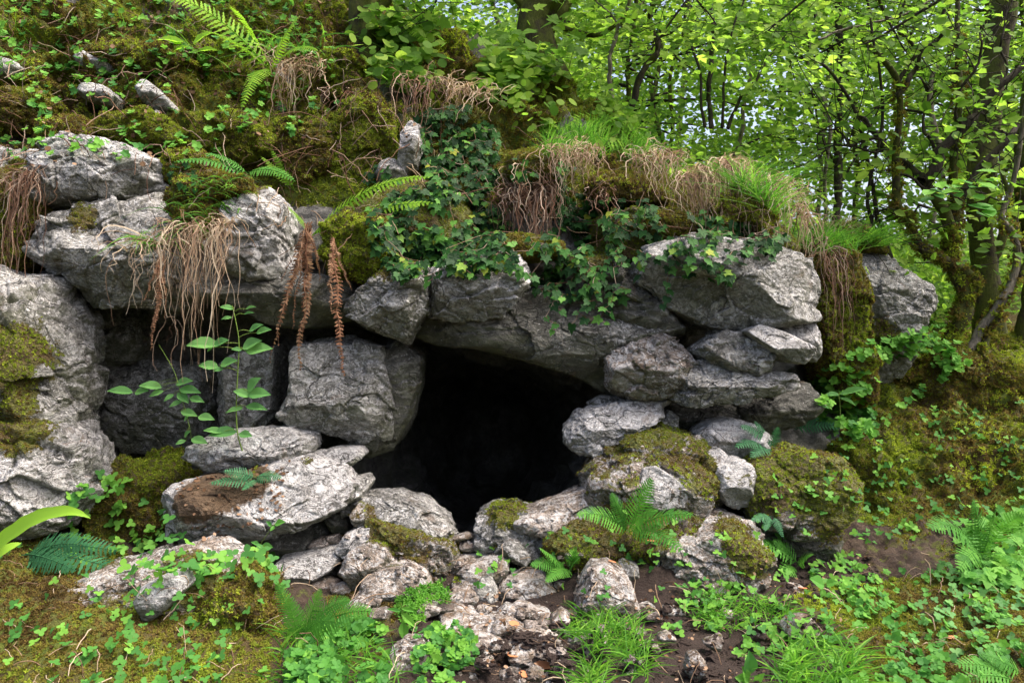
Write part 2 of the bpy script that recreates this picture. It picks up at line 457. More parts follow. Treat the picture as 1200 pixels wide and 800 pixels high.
steep = sstep(11, 12, TT) * (1 - sstep(13.6, 14.3, TT)) * (1 - sstep(.5, 1.5, X0))
disp += steep * (0.34 * fbm(P0 * np.array((2.6, 2.6, 3.4)), 4, 77, ridged=True))
rs = sstep(2.3, 2.9, X0) * sstep(3.2, 3.8, TT) * (1 - sstep(11, 12.5, TT)) * (1 - sstep(6.5, 8, X0))
disp += rs * (0.16 * fbm(P0 * np.array((2.2, 2.2, 3.)), 4, 177, ridged=True) + .05 * fbm(P0 * 7, 3, 178, .6, True))
fl = (TT < 3.4) * sstep(2.4, 3.0, Y0) * np.clip(sstep(-.8, -1.5, X0) + sstep(1.5, 2.2, X0), 0, 1)
disp += fl * (0.07 * fbm(P0 * 3.2, 4, 187, .55, True))
P1 = P0 + N0 * (disp * np.clip(dist + .25, .25, 1))[:, None]
mossn = fbm(P0 * 1.3, 4, 55)
moss_t = 0.42 + 0.5 * mossn
moss_t = np.where(TT > 10.6, moss_t + 0.3, moss_t)
moss_t -= cliff * 0.55
moss_t += 0.5 * sstep(2.2, 2.9, X0) * (TT > 3.4) * (TT < 12)                       # mossy slope on the right
moss_t += 0.45 * np.exp(-(((X0 + 3.0) / .5) ** 2 + ((Z0 - .55) / .35) ** 2)) * (TT > 3.5) * (TT < 7)     # green patch in the recess
moss_t += 0.35 * (1 - sstep(-1.6, -1.1, X0)) * (TT < 3.2) + 0.3 * sstep(1.3, 1.9, X0) * (TT < 2.5)
moss_t -= 1.2 * path
moss_t -= cavezone * 2
moss_t = np.where((TT < 3.5) & (Y0 < 2.5), 0.5, moss_t)
soil_t = np.clip(0.25 + 0.5 * path + 0.5 * fbm(P0 * 2.1, 3, 91) + 0.9 * path, 0, 1)
rock_t = np.clip(cliff + (steep * sstep(.28, .36, fbm(P0 * 1.9, 3, 41))) * 1.0, 0, 1)
moss_t -= steep * sstep(.28, .36, fbm(P0 * 1.9, 3, 41)) * .6
idx = np.arange(nx * nt).reshape(nx, nt)
quads = np.stack((idx[:-1, :-1], idx[1:, :-1], idx[1:, 1:], idx[:-1, 1:]), -1)
fT = tv[:-1][None, :].repeat(nx - 1, 0)
fX = (xs[:-1])[:, None].repeat(nt - 1, 1)


def terrain_piece(name, label, sel, kind='structure'):
    q = quads[sel].reshape(-1, 4)
    u, inv = np.unique(q, return_inverse=True)
    inv = inv.reshape(q.shape)
    me = mesh_np(name, P1[u], inv, M['soil'], True, {'moss': moss_t[u], 'soil': soil_t[u], 'rock': rock_t[u]})
    o = link(name, me)
    tag(o, label, None, None, kind)
    solid(P1[u], inv)
    return o


is_ground = fT < 4.0
is_cave = (fT >= 4.0) & (fT < 9.4) & (fX > -1.5) & (fX < 0.95)
terrain_piece("ground", "trodden earth and mossy woodland ground in front of the cave", is_ground)
terrain_piece("cave_wall", "dark rock walls and floor inside the cave mouth", is_cave)
terrain_piece("hillside", "mossy limestone bank above and around the cave", ~is_ground & ~is_cave)

# ------------------------------------------------------------------ rocks
def icosphere(level):
    bm_v = []
    t = (1 + 5 ** 0.5) / 2
    v = np.array([(-1, t, 0), (1, t, 0), (-1, -t, 0), (1, -t, 0), (0, -1, t), (0, 1, t), (0, -1, -t), (0, 1, -t), (t, 0, -1), (t, 0, 1), (-t, 0, -1), (-t, 0, 1)], float)
    f = np.array([(0, 11, 5), (0, 5, 1), (0, 1, 7), (0, 7, 10), (0, 10, 11), (1, 5, 9), (5, 11, 4), (11, 10, 2), (10, 7, 6), (7, 1, 8), (3, 9, 4), (3, 4, 2), (3, 2, 6), (3, 6, 8), (3, 8, 9), (4, 9, 5), (2, 4, 11), (6, 2, 10), (8, 6, 7), (9, 8, 1)])
    v /= np.linalg.norm(v, axis=1, keepdims=True)
    for _ in range(level):
        e = np.sort(np.concatenate((f[:, (0, 1)], f[:, (1, 2)], f[:, (2, 0)])), axis=1)
        u, inv = np.unique(e, axis=0, return_inverse=True)
        inv = inv.ravel()
        m = v[u].mean(1)
        m /= np.linalg.norm(m, axis=1, keepdims=True)
        n = len(f)
        a, b, c = inv[:n] + len(v), inv[n:2 * n] + len(v), inv[2 * n:] + len(v)
        v = np.concatenate((v, m))
        f = np.concatenate((np.stack((f[:, 0], a, c), 1), np.stack((f[:, 1], b, a), 1), np.stack((f[:, 2], c, b), 1), np.stack((a, b, c), 1)))
    return v, f


ICO = {k: icosphere(k) for k in (3, 4, 5, 6)}
ROCKV = []


def vnormals(v, f):
    fn = np.cross(v[f[:, 1]] - v[f[:, 0]], v[f[:, 2]] - v[f[:, 0]])
    n = np.zeros_like(v)
    for k in range(3):
        np.add.at(n, f[:, k], fn)
    return n / (np.linalg.norm(n, axis=1, keepdims=True) + 1e-12)


def rock(label, mat, poly, Y, T, moss=0.0, soil=0.0, planes=None, lvl=5, seed=1, name="boulder", yaw=0.0, rough=1.0, group=None, cat="rock", mb=None, chop=8, sb=None):
    """a stone whose front outline, seen square on, runs through poly; T is half its depth front to back"""
    r_ = np.random.default_rng(seed * 101 + 5)
    if 76 <= seed <= 89 or seed >= 400:
        Y -= .09
    pw = np.array([W(a, b, Y) for a, b in poly])
    # area centroid in the x,z plane
    x, z = pw[:, 0], pw[:, 2]
    x2, z2 = np.roll(x, -1), np.roll(z, -1)
    cr_ = x * z2 - x2 * z
    A = cr_.sum() / 2
    cx, cz = ((x + x2) * cr_).sum() / (6 * A), ((z + z2) * cr_).sum() / (6 * A)
    px_, pz_ = x - cx, z - cz
    d, f = ICO[lvl]
    d = d.copy()
    d[:, 1] -= 0.35
    d /= np.linalg.norm(d, axis=1, keepdims=True)
    th = np.arctan2(d[:, 2], d[:, 0])
    # radial distance of the outline for a table of angles
    ta = np.linspace(-math.pi, math.pi, 1441)
    R = np.zeros(len(ta))
    ca, sa = np.cos(ta), np.sin(ta)
    for i in range(len(px_)):
        ax, az = px_[i], pz_[i]
        bx, bz = px_[(i + 1) % len(px_)] - ax, pz_[(i + 1) % len(px_)] - az
        den = ca * bz - sa * bx
        den = np.where(np.abs(den) < 1e-9, 1e-9, den)
        t_ = (ax * bz - az * bx) / den
        u_ = (ax * sa - az * ca) / den
        ok = (t_ > 0) & (u_ >= -1e-6) & (u_ <= 1 + 1e-6)
        R = np.where(ok, np.maximum(R, t_), R)
    R = np.where(R <= 0, np.median(R), R)
    k = np.exp(-0.5 * (np.arange(-12, 13) / 5.0) ** 2)
    Rs = np.convolve(np.concatenate((R[-13:-1], R, R[1:13])), k / k.sum(), 'valid')
    Rv = np.interp(th, ta, Rs)
    rho = np.sqrt(d[:, 0] ** 2 + d[:, 2] ** 2)
    pexp = 4.6
    inv = (rho / Rv) ** pexp + (np.abs(d[:, 1]) / T) ** pexp
    base = inv ** (-1 / pexp)
    p0 = d * base[:, None]
    size = math.sqrt(abs(A))
    pl = list(planes or [(0, 38, .74), (0, -30, .80)])
    for _ in range(chop):
        pl.append((r_.uniform(-80, 80), r_.uniform(-60, 70), r_.uniform(.80, .95)))
    for az_, el_, fr in pl:
        a_, e_ = math.radians(az_), math.radians(el_)
        n = np.array((math.sin(a_) * math.cos(e_), -math.cos(a_) * math.cos(e_), math.sin(e_)))
        sup = (p0 @ n).max()
        nd = d @ n
        lim = np.where(nd > 1e-3, fr * sup / np.maximum(nd, 1e-3), 1e9)
        base = np.minimum(base, lim)
    p = d * base[:, None]
    off = r_.uniform(-50, 50, 3)
    q = p + off
    s = 1.0 / max(size, 0.12)
    rough *= .42 if size < .34 else (.55 if seed in (17, 20, 22, 35, 36, 37, 102) else .85)
    warp = q + 0.10 * size * np.stack([fbm(q * s * 2.2, 2, 3 + i) for i in range(3)], 1)
    b1, o1, c1 = cells(warp * s * 2.4 * np.array((1, 1, 1.5)), seed)
    b2, o2, c2 = cells(warp * max(s * 5.5, 7.0) * np.array((1, 1, 1.35)), seed + 3)
    dsp = size * rough * (0.085 * (o1 * (c1 - .5)).sum(1) * 2 + 0.040 * (c1[:, 0] - .5) - 0.012 * (1 - sstep(0, .07, b1)))
    dsp += rough * min(size, .8) * (0.045 * (o2 * (c2 - .5)).sum(1) * 2 + 0.018 * (c2[:, 1] - .5) - 0.004 * (1 - sstep(0, .12, b2)))
    dsp += rough * (0.05 * size * fbm(q * s * 1.6, 3, seed + 9) + 0.014 * min(1, size / .4) * fbm(q * 13, 4, seed + 11, .55))
    dsp += rough * 0.009 * min(1, size / .4) * fbm(q * 30, 3, seed + 12, .6, True)
    dn = np.maximum(base, 1e-6)
    p = d * (base + dsp * np.clip(base / (0.6 * size), .25, 1.0))[:, None]
    if yaw:
        c_, s_ = math.cos(yaw), math.sin(yaw)
        p = np.stack((p[:, 0] * c_ - p[:, 1] * s_, p[:, 0] * s_ + p[:, 1] * c_, p[:, 2]), 1)
    cen = np.array((cx, Y, cz))
    n = vnormals(p, f)
    wn_ = p + cen
    up = n[:, 2]
    mn = fbm(wn_ * 2.8, 3, 15)
    mo = moss * 1.5 + 0.6 * mn + 0.22 * (up - 0.25) - 0.15 if moss > 0 else np.zeros(len(p))
    so = soil + 0.45 * fbm(wn_ * 2.3, 3, 71) + 0.3 * (up - .2) - 0.1 if soil > 0 else np.zeros(len(p))
    if mb:
        # moss bands: list of (px, py, radius px, weight)
        for bx, by, br, bw in mb:
            dd = ((600 + wn_[:, 0] / wn_[:, 1] * F - bx) ** 2 + (400 - (wn_[:, 2] - CAMZ) / wn_[:, 1] * F - by) ** 2) / br ** 2
            mo = mo + bw * np.exp(-dd)
    for bx, by, br, bw in sb or []:
        dd = ((600 + wn_[:, 0] / wn_[:, 1] * F - bx) ** 2 + (400 - (wn_[:, 2] - CAMZ) / wn_[:, 1] * F - by) ** 2) / br ** 2
        so = so + bw * np.exp(-dd)
    mo = np.clip(mo, 0, 1)
    me = mesh_np(name, p, f, M[mat], True, {'moss': mo, 'soil': np.clip(so, 0, 1)})
    o = link(name, me, None, cen)
    tag(o, label, cat, group)
    solid(wn_, f)
    ROCKV.append((o, p, n, f, mo, size))
    return o


R_ = rock
# --- left wall and the stones of the overhang
R_("huge upright grey limestone wall with moss cushions at the far left edge", 'grey', [(-90, 300), (20, 318), (66, 328), (84, 372), (96, 430), (100, 478), (88, 494), (40, 498), (-90, 490)], 5.35, .50, .12, 0, [(-10, 30, .85), (55, 0, .70)], 6, 11, mb=[(15, 400, 42, 1.3), (20, 440, 16, .7), (20, 496, 40, 1.2)])
R_("rough lower block of the left wall, streaked white, above the leafy ground", 'pale', [(-90, 488), (40, 492), (84, 494), (108, 520), (112, 575), (86, 612), (30, 625), (-90, 640)], 5.25, .50, .08, .2, [(0, 30, .85), (50, 0, .75)], 6, 12, mb=[(20, 500, 44, 1.3), (92, 560, 22, .7)])
R_("dark mossy grey rock cut off by the left edge, beneath hanging roots", 'grey', [(-60, 180), (20, 176), (34, 200), (32, 232), (0, 245), (-60, 245)], 5.9, .30, .2, 0, None, 4, 13)
R_("upper grey cliff block with dark cracks, top left of the overhang", 'pale', [(58, 185), (98, 163), (150, 172), (206, 200), (206, 232), (160, 244), (104, 250), (55, 252), (50, 222)], 5.85, .42, .06, .0, [(0, 30, .80), (20, -25, .86)], 6, 14, mb=[(98, 255, 22, .7), (190, 190, 18, .5)])
R_("long rounded ledge block with pale face and greenish underside, left", 'grey', [(53, 265), (66, 250), (104, 245), (150, 238), (204, 232), (226, 262), (226, 335), (206, 361), (116, 360), (84, 328), (60, 300)], 5.68, .46, .0, .0, [(0, 32, .72), (-10, -36, .74)], 6, 15, mb=[(98, 255, 24, .8)])
R_("jagged grey block between the two hanging grass tufts", 'pale', [(262, 240), (278, 224), (318, 222), (336, 246), (342, 320), (335, 332), (300, 334), (268, 322)], 5.66, .34, .1, 0, [(0, 25, .85)], 5, 16, mb=[(290, 218, 26, .7)])
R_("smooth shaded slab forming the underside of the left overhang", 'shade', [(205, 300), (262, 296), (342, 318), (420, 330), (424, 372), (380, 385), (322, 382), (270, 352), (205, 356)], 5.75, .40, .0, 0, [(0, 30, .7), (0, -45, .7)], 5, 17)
R_("cracked pale lip stone left of the cave roof, below the ivy", 'grey', [(410, 345), (440, 318), (500, 312), (506, 330), (502, 365), (494, 378), (478, 399), (446, 388), (412, 372)], 5.62, .38, .06, 0, [(0, 15, .85), (0, -35, .8)], 6, 18, mb=[(450, 318, 24, .6), (490, 312, 18, .5)])
R_("broken ribbed white rock in the middle of the cave lip", 'pale', [(500, 318), (520, 305), (560, 304), (612, 300), (618, 338), (590, 372), (540, 376), (504, 372), (498, 350)], 5.72, .38, .08, 0, [(0, 25, .82), (0, -40, .76)], 6, 19, mb=[(590, 298, 34, .7), (530, 302, 26, .5)])
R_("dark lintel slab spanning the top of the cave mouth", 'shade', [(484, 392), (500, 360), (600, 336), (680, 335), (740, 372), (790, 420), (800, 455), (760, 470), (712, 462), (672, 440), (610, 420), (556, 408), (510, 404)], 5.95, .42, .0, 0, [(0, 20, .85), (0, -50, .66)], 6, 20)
R_("triangular shaded rock face under the ivy, left of the big pale block", 'shade', [(660, 300), (700, 290), (730, 312), (790, 362), (800, 392), (760, 398), (700, 385), (662, 350)], 5.86, .34, .05, 0, [(-15, 10, .8)], 5, 21, mb=[(690, 296, 34, .7)])
R_("big smooth pale block with a shaded belly, upper right of the cave", 'grey', [(722, 322), (752, 292), (800, 278), (860, 284), (935, 298), (950, 330), (949, 379), (900, 384), (858, 390), (826, 384), (780, 360)], 5.70, .46, .02, 0, [(24, 12, .78), (-22, -30, .70)], 6, 22)
R_("dark broken rock behind the ivy, above the big pale block", 'shade', [(690, 262), (740, 250), (830, 256), (930, 268), (944, 300), (880, 300), (800, 292), (730, 318), (694, 310)], 5.98, .36, .75, 0, [(0, 5, .8)], 5, 23)
R_("sharp wedge shaped pale rock jammed under the big pale block", 'pale', [(866, 388), (884, 380), (920, 392), (948, 408), (953, 418), (940, 427), (918, 424), (890, 408)], 5.45, .26, .0, 0, [(0, 28, .72), (0, -30, .8)], 5, 24)
R_("small pale stone at the right end behind the sharp wedge", 'pale', [(905, 384), (930, 379), (950, 380), (958, 402), (955, 424), (942, 422), (925, 400)], 5.62, .18, .0, 0, None, 4, 25)
R_("angular grey stone with split corners beneath the sharp wedge", 'grey', [(806, 412), (842, 386), (868, 388), (900, 416), (906, 432), (876, 440), (836, 430)], 5.58, .28, .0, 0, [(0, 25, .8)], 5, 26)
R_("rusty brown cracked rock right of the cave roof", 'pink', [(708, 420), (734, 396), (770, 390), (800, 404), (812, 440), (790, 462), (745, 470), (712, 452)], 5.66, .32, .0, .12, [(0, 25, .8), (0, -30, .8)], 5, 27)
R_("long grey rock with glinting ridges at the foot of the right stack", 'grey', [(780, 430), (826, 418), (872, 430), (920, 436), (926, 452), (900, 462), (850, 472), (800, 474), (776, 462)], 5.60, .34, .0, 0, [(0, 40, .66), (0, -30, .8)], 6, 28)
R_("thin shelf of grey rock just above the cave's right shoulder", 'grey', [(640, 372), (700, 372), (768, 366), (800, 384), (760, 402), (716, 410), (668, 398)], 5.74, .24, .0, 0, [(0, 40, .7)], 5, 29)
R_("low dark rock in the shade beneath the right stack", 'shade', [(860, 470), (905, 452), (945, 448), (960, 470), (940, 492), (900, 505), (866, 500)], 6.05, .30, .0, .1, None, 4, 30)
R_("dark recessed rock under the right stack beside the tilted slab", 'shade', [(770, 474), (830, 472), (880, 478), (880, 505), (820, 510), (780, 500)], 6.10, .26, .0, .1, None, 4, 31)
R_("tilted pale slab lying at the right side of the cave mouth", 'pale', [(663, 500), (680, 484), (712, 474), (760, 467), (786, 470), (772, 490), (740, 507), (706, 527), (676, 532), (662, 518)], 5.60, .26, .0, 0, [(0, 40, .62), (-20, -10, .86)], 6, 32, mb=None)
R_("flat stone wedged above the tilted slab at the cave mouth", 'grey', [(688, 472), (704, 463), (734, 465), (738, 474), (710, 480), (692, 480)], 5.80, .16, 0, 0, None, 4, 33)
R_("small upright stone touching the end of the tilted slab", 'grey', [(771, 494), (784, 480), (794, 488), (793, 505), (774, 506)], 5.62, .10, .0, 0, None, 4, 34)
# --- inside left
R_("squared grey block standing left of the cave mouth under the lip", 'grey', [(338, 486), (350, 455), (352, 405), (400, 398), (455, 404), (462, 450), (470, 486), (462, 512), (420, 514), (380, 500), (340, 498)], 5.85, .45, .0, 0, [(-8, 22, .80), (0, -30, .85), (40, 0, .86)], 6, 35)
R_("tall dark side slab forming the left edge of the cave opening", 'shade', [(450, 400), (480, 398), (496, 406), (494, 448), (484, 490), (466, 520), (440, 532), (404, 524), (430, 505), (466, 480)], 6.02, .40, .0, 0, [(30, 0, .8)], 5, 36)
R_("flat faced upright stone set back in the left recess", 'grey', [(262, 425), (285, 412), (328, 404), (330, 460), (326, 492), (314, 503), (270, 502), (262, 470)], 6.05, .32, .0, 0, [(10, 5, .7)], 5, 37)
R_("dim blocky stone high in the dark left recess", 'grey', [(112, 362), (170, 362), (176, 400), (166, 424), (130, 430), (110, 410)], 6.5, .30, .0, 0, None, 4, 38)
R_("dim broad rock at the back of the left recess", 'grey', [(130, 430), (200, 424), (262, 430), (262, 500), (235, 530), (160, 530), (128, 490)], 6.45, .32, .05, 0, None, 5, 39)
# --- left rubble
R_("flat grey slab topping the left rubble pile, under the leafy stem", 'pale', [(222, 540), (230, 520), (258, 508), (300, 502), (345, 500), (368, 508), (373, 524), (350, 538), (300, 547), (245, 548)], 5.45, .30, .0, .12, [(0, 42, .66), (0, -35, .8)], 6, 40)
R_("small flat stone beside the cave mouth at the tip of the slab pile", 'pale', [(374, 530), (392, 524), (424, 524), (430, 532), (412, 546), (386, 550), (374, 544)], 5.45, .20, .0, 0, [(0, 45, .7)], 4, 41)
R_("largest tilted slab on the left, pale face, brown soil on its back", 'pale', [(202, 608), (206, 578), (222, 560), (280, 552), (330, 542), (372, 533), (404, 548), (418, 566), (418, 586), (392, 602), (352, 614), (300, 630), (246, 637), (214, 628)], 5.20, .40, .0, .0, [(14, 34, .60), (0, -40, .72)], 6, 42, mb=[(300, 548, 26, .5), (360, 538, 14, .5)], sb=[(262, 572, 34, .95), (222, 592, 26, .9), (300, 560, 24, .8)])
R_("knobbly stone end poking out right of the largest tilted slab", 'grey', [(410, 560), (432, 556), (438, 564), (428, 580), (412, 600), (402, 596)], 5.35, .18, 0, 0, None, 4, 43)
R_("shadowed block supporting the largest tilted slab", 'shade', [(300, 632), (340, 618), (370, 610), (372, 640), (350, 654), (312, 654)], 5.38, .24, .1, 0, None, 5, 44)
R_("flat grey slab at the base of the left rubble pile", 'pale', [(318, 668), (328, 655), (368, 646), (398, 641), (405, 650), (390, 667), (352, 679), (326, 677)], 5.05, .24, .05, 0, [(0, 45, .62), (0, -30, .85)], 5, 45)
R_("small dark wedge stone between the slab pile and the mossy cave boulder", 'shade', [(382, 602), (396, 596), (412, 606), (414, 622), (398, 624), (386, 616)], 5.35, .14, .05, 0, None, 4, 46)
R_("pebble sized grey stone in the dark gap of the left pile", 'shade', [(366, 612), (382, 606), (388, 624), (384, 642), (370, 640)], 5.40, .12, 0, 0, None, 4, 47)
R_("tiny pale stone tucked under the knobbly stone end", 'grey', [(398, 592), (410, 590), (414, 602), (402, 606)], 5.28, .07, 0, 0, None, 4, 147)
R_("pale angular stone above the two soil stained boulders", 'pale', [(396, 640), (404, 626), (424, 617), (440, 615), (441, 626), (426, 644), (404, 656), (397, 650)], 5.05, .16, .05, .1, [(0, 35, .7)], 5, 48)
R_("round soil stained boulder, upper of the two below the cave's left side", 'pink', [(402, 664), (412, 642), (436, 629), (456, 634), (466, 652), (454, 668), (430, 684), (408, 684)], 4.98, .24, .2, .35, None, 5, 49)
R_("soil stained boulder with white patches, lower of the two left of centre", 'pink', [(422, 690), (430, 672), (458, 658), (480, 657), (500, 668), (508, 690), (500, 706), (462, 710), (434, 704)], 4.85, .26, .2, .25, None, 5, 50)
R_("broad smooth grey boulder top at the cave's left threshold", 'grey', [(414, 592), (430, 579), (464, 577), (500, 590), (526, 610), (535, 630), (530, 642), (480, 632), (438, 616)], 5.35, .36, .0, .0, [(0, 40, .70)], 6, 51)
R_("moss speckled brown boulder in front of the smooth threshold boulder", 'pink', [(432, 604), (450, 606), (490, 618), (530, 632), (538, 648), (528, 666), (508, 674), (470, 662), (446, 648), (428, 622)], 5.14, .26, .42, .15, [(0, 20, .85)], 6, 52)
R_("brown rounded stone between slab pile and threshold boulder", 'pink', [(412, 600), (424, 584), (440, 592), (446, 610), (434, 622), (416, 616)], 5.2, .15, .3, .3, None, 4, 53)
# --- rubble in the middle
R_("flat brownish stone behind the oval stone, centre of the rubble", 'pink', [(526, 664), (536, 650), (560, 648), (566, 660), (548, 672), (530, 674)], 5.15, .16, .05, .1, None, 4, 54)
R_("oval smooth stone in the centre of the rubble", 'pink', [(534, 672), (546, 660), (580, 650), (594, 652), (597, 664), (588, 678), (566, 682), (540, 680)], 5.02, .18, .0, .0, [(0, 45, .75)], 5, 55)
R_("mossy sided stone under the oval stone", 'pink', [(530, 680), (546, 674), (566, 680), (570, 700), (556, 708), (534, 700)], 4.92, .14, .35, .1, None, 4, 56)
R_("small upright block with mossy right side, below the oval stone", 'grey', [(556, 694), (564, 679), (576, 678), (584, 694), (586, 710), (574, 716), (560, 708)], 4.78, .12, .15, 0, None, 5, 57)
R_("pinkish pitted boulder right of the small upright block", 'pink', [(580, 698), (588, 682), (608, 674), (636, 674), (652, 688), (658, 700), (646, 712), (616, 712), (592, 706)], 4.85, .22, .0, .0, [(0, 35, .75)], 5, 58)
R_("tiny pale stone touching the oval stone on its right", 'pink', [(592, 676), (600, 667), (610, 670), (612, 680), (598, 682)], 4.98, .07, 0, 0, None, 4, 59)
R_("pale pointed stone with mossy back leaning near the small fern", 'grey', [(586, 640), (596, 630), (608, 632), (622, 652), (620, 662), (602, 656), (590, 650)], 5.05, .12, .08, 0, [(20, 20, .8)], 5, 60)
R_("green mossed stone nudging the pale pointed stone", 'grey', [(576, 640), (586, 628), (598, 628), (594, 642), (584, 646)], 5.15, .09, .5, 0, None, 4, 61)
R_("grey rock spur with mossy crown at the cave's right threshold", 'grey', [(556, 628), (560, 604), (578, 592), (604, 590), (630, 600), (640, 628), (634, 655), (606, 650), (580, 648), (560, 644)], 5.34, .32, .12, .0, [(0, 30, .8)], 5, 62, mb=[(592, 602, 26, .6)])
R_("long pale slab edge sloping up from the threshold under the right moss", 'pink', [(600, 604), (640, 590), (690, 572), (740, 566), (742, 598), (700, 618), (660, 628), (628, 622), (606, 616)], 5.28, .30, .02, .1, [(0, 42, .6)], 6, 63, mb=[(700, 612, 26, .5)])
R_("domed golden moss boulder below the long pale slab edge", 'pink', [(636, 660), (640, 628), (662, 606), (700, 600), (730, 616), (734, 650), (716, 672), (680, 676), (650, 672)], 5.12, .30, .72, .1, None, 5, 64)
R_("big moss draped boulder right of the cave with white lichen crust", 'pink', [(684, 590), (686, 552), (698, 526), (730, 508), (780, 500), (816, 512), (836, 540), (842, 590), (820, 618), (770, 632), (716, 618)], 5.40, .45, .42, .1, [(0, 40, .72)], 6, 65, mb=[(735, 520, 20, .2), (820, 560, 26, .35)])
R_("white and grey speckled square stone face above the centre fern", 'pale', [(742, 576), (752, 548), (772, 545), (800, 560), (812, 574), (806, 596), (780, 600), (750, 596)], 5.06, .14, .0, 0, [(0, 20, .7)], 5, 66)
R_("mossy slope boulder beneath the white speckled stone and ferns", 'pink', [(700, 640), (712, 608), (750, 594), (800, 592), (826, 606), (822, 636), (790, 662), (740, 672), (706, 664)], 5.10, .30, .55, .2, None, 5, 67)
R_("smooth pale violet rock beneath the blue green fern", 'pale', [(812, 506), (830, 494), (852, 489), (880, 496), (900, 512), (896, 528), (860, 536), (826, 530)], 5.60, .28, .0, .0, [(0, 45, .68)], 5, 68)
R_("small hollowed white rock left of the mossy nose boulder", 'pale', [(822, 548), (828, 530), (842, 524), (852, 534), (846, 546), (830, 554)], 5.30, .11, .0, 0, None, 4, 69)
R_("knobbed white nose of rock on the left end of the mossy boulder", 'pale', [(830, 570), (838, 545), (858, 536), (876, 540), (884, 566), (876, 588), (854, 592), (836, 584)], 5.20, .22, .05, .1, None, 5, 70)
R_("wide moss wrapped boulder with bare streaks, right of the cave", 'pink', [(858, 590), (862, 546), (884, 532), (930, 528), (972, 534), (994, 556), (992, 596), (970, 616), (924, 622), (880, 612)], 5.35, .42, .55, .1, [(0, 35, .8)], 6, 71, mb=[(980, 560, 30, .4)])
R_("greenish low stone under the wide moss wrapped boulder", 'shade', [(872, 628), (890, 612), (940, 612), (976, 616), (984, 638), (960, 652), (910, 650)], 5.36, .26, .3, .1, None, 5, 72)
R_("rounded brown mossy boulder with pale pink broken face, lower right centre", 'pink', [(756, 694), (764, 664), (784, 634), (812, 610), (846, 604), (880, 616), (896, 640), (892, 668), (866, 690), (820, 702), (776, 706)], 4.92, .36, .02, .1, [(-20, 25, .80)], 6, 73, mb=[(850, 620, 34, .6), (880, 660, 30, .7), (820, 690, 16, .4)])
R_("large pale triangular stone standing beside the path", 'pink', [(670, 712), (680, 686), (694, 662), (712, 660), (736, 674), (746, 706), (749, 728), (716, 724), (684, 716)], 4.55, .24, .0, .0, [(0, 35, .72), (0, -30, .9)], 6, 74)
R_("small grey stone tucked between triangular stone and mossy dome", 'grey', [(714, 664), (730, 654), (746, 660), (748, 676), (734, 682), (718, 676)], 4.82, .12, .1, .2, None, 4, 75)
R_("thin pale slab lying in front of the pitted boulder", 'pink', [(598, 712), (606, 706), (640, 714), (662, 722), (656, 732), (620, 728), (600, 722)], 4.62, .11, .0, 0, [(0, 50, .7)], 4, 76)
R_("small chipped block left of the thin pale slab", 'pink', [(582, 718), (592, 708), (604, 712), (606, 724), (594, 730), (584, 726)], 4.60, .09, .0, 0, None, 4, 77)
R_("leaning pale chip above the grass, left of the triangular stone", 'pink', [(640, 742), (648, 722), (658, 714), (668, 720), (666, 740), (654, 752), (642, 750)], 4.35, .10, .0, 0, None, 4, 78)
R_("upright pale stone spike rising out of the bright grass", 'pink', [(682, 772), (690, 750), (702, 736), (710, 738), (712, 756), (706, 774), (692, 778)], 4.05, .10, .0, 0, None, 4, 79)
R_("pale pink stone in the grass at the bottom edge, left of centre", 'pink', [(458, 790), (458, 764), (474, 752), (496, 752), (504, 766), (498, 792), (480, 806), (462, 804)], 3.85, .16, .0, .05, None, 5, 80)
R_("broad flat stone with broken layers set in the path", 'pink', [(594, 762), (606, 744), (634, 742), (658, 752), (656, 772), (634, 784), (604, 780)], 4.12, .16, .0, .1, [(0, 60, .5)], 5, 81)
R_("long flat paving like stone at the left of the path head", 'pink', [(514, 736), (518, 724), (552, 720), (590, 724), (596, 736), (560, 742), (530, 744)], 4.45, .14, .0, .15, [(0, 60, .6)], 5, 82)
R_("squarish pale stone at the edge of the nettles, path head", 'pink', [(514, 722), (518, 711), (538, 709), (556, 714), (552, 726), (528, 730)], 4.62, .11, .05, .05, [(0, 55, .7)], 4, 83)
R_("flat stone wedge pointing at the orange leaf on the path", 'pink', [(574, 742), (580, 724), (600, 726), (618, 738), (606, 748), (588, 750)], 4.38, .10, .0, .1, [(0, 55, .7)], 4, 84)
R_("long low layered rock at the front of the path stones", 'pink', [(512, 756), (520, 744), (560, 745), (590, 752), (594, 764), (560, 770), (526, 768)], 4.22, .12, .0, .25, [(0, 65, .6)], 4, 85)
R_("round dark pebble on the bare earth at the bottom right of centre", 'pink', [(802, 786), (806, 766), (818, 764), (828, 776), (826, 792), (812, 798)], 3.75, .07, .0, .3, None, 4, 86)
R_("half buried stone right of the path among small weeds", 'pink', [(918, 738), (930, 722), (950, 722), (962, 738), (950, 752), (928, 752)], 4.25, .12, .12, .2, None, 4, 87)
R_("flat stone lying beside the round leafed weed, right of the boulder", 'pink', [(912, 690), (924, 682), (940, 686), (938, 698), (920, 702)], 4.85, .09, .1, .1, [(0, 60, .6)], 4, 88)
R_("pale pink stone at the far side of the path under the brown boulder", 'pink', [(788, 706), (800, 696), (820, 702), (826, 712), (806, 716)], 4.68, .08, .1, .1, None, 4, 89)
R_("dark grey mossy rock wall right of the ridge, behind the thin saplings", 'grey', [(964, 330), (972, 298), (1002, 286), (1036, 296), (1056, 330), (1066, 380), (1060, 440), (1010, 450), (980, 420), (968, 360)], 7.0, .45, .12, .1, None, 6, 90, mb=[(1010, 400, 34, .7), (1050, 390, 24, .5), (990, 290, 18, .6)])
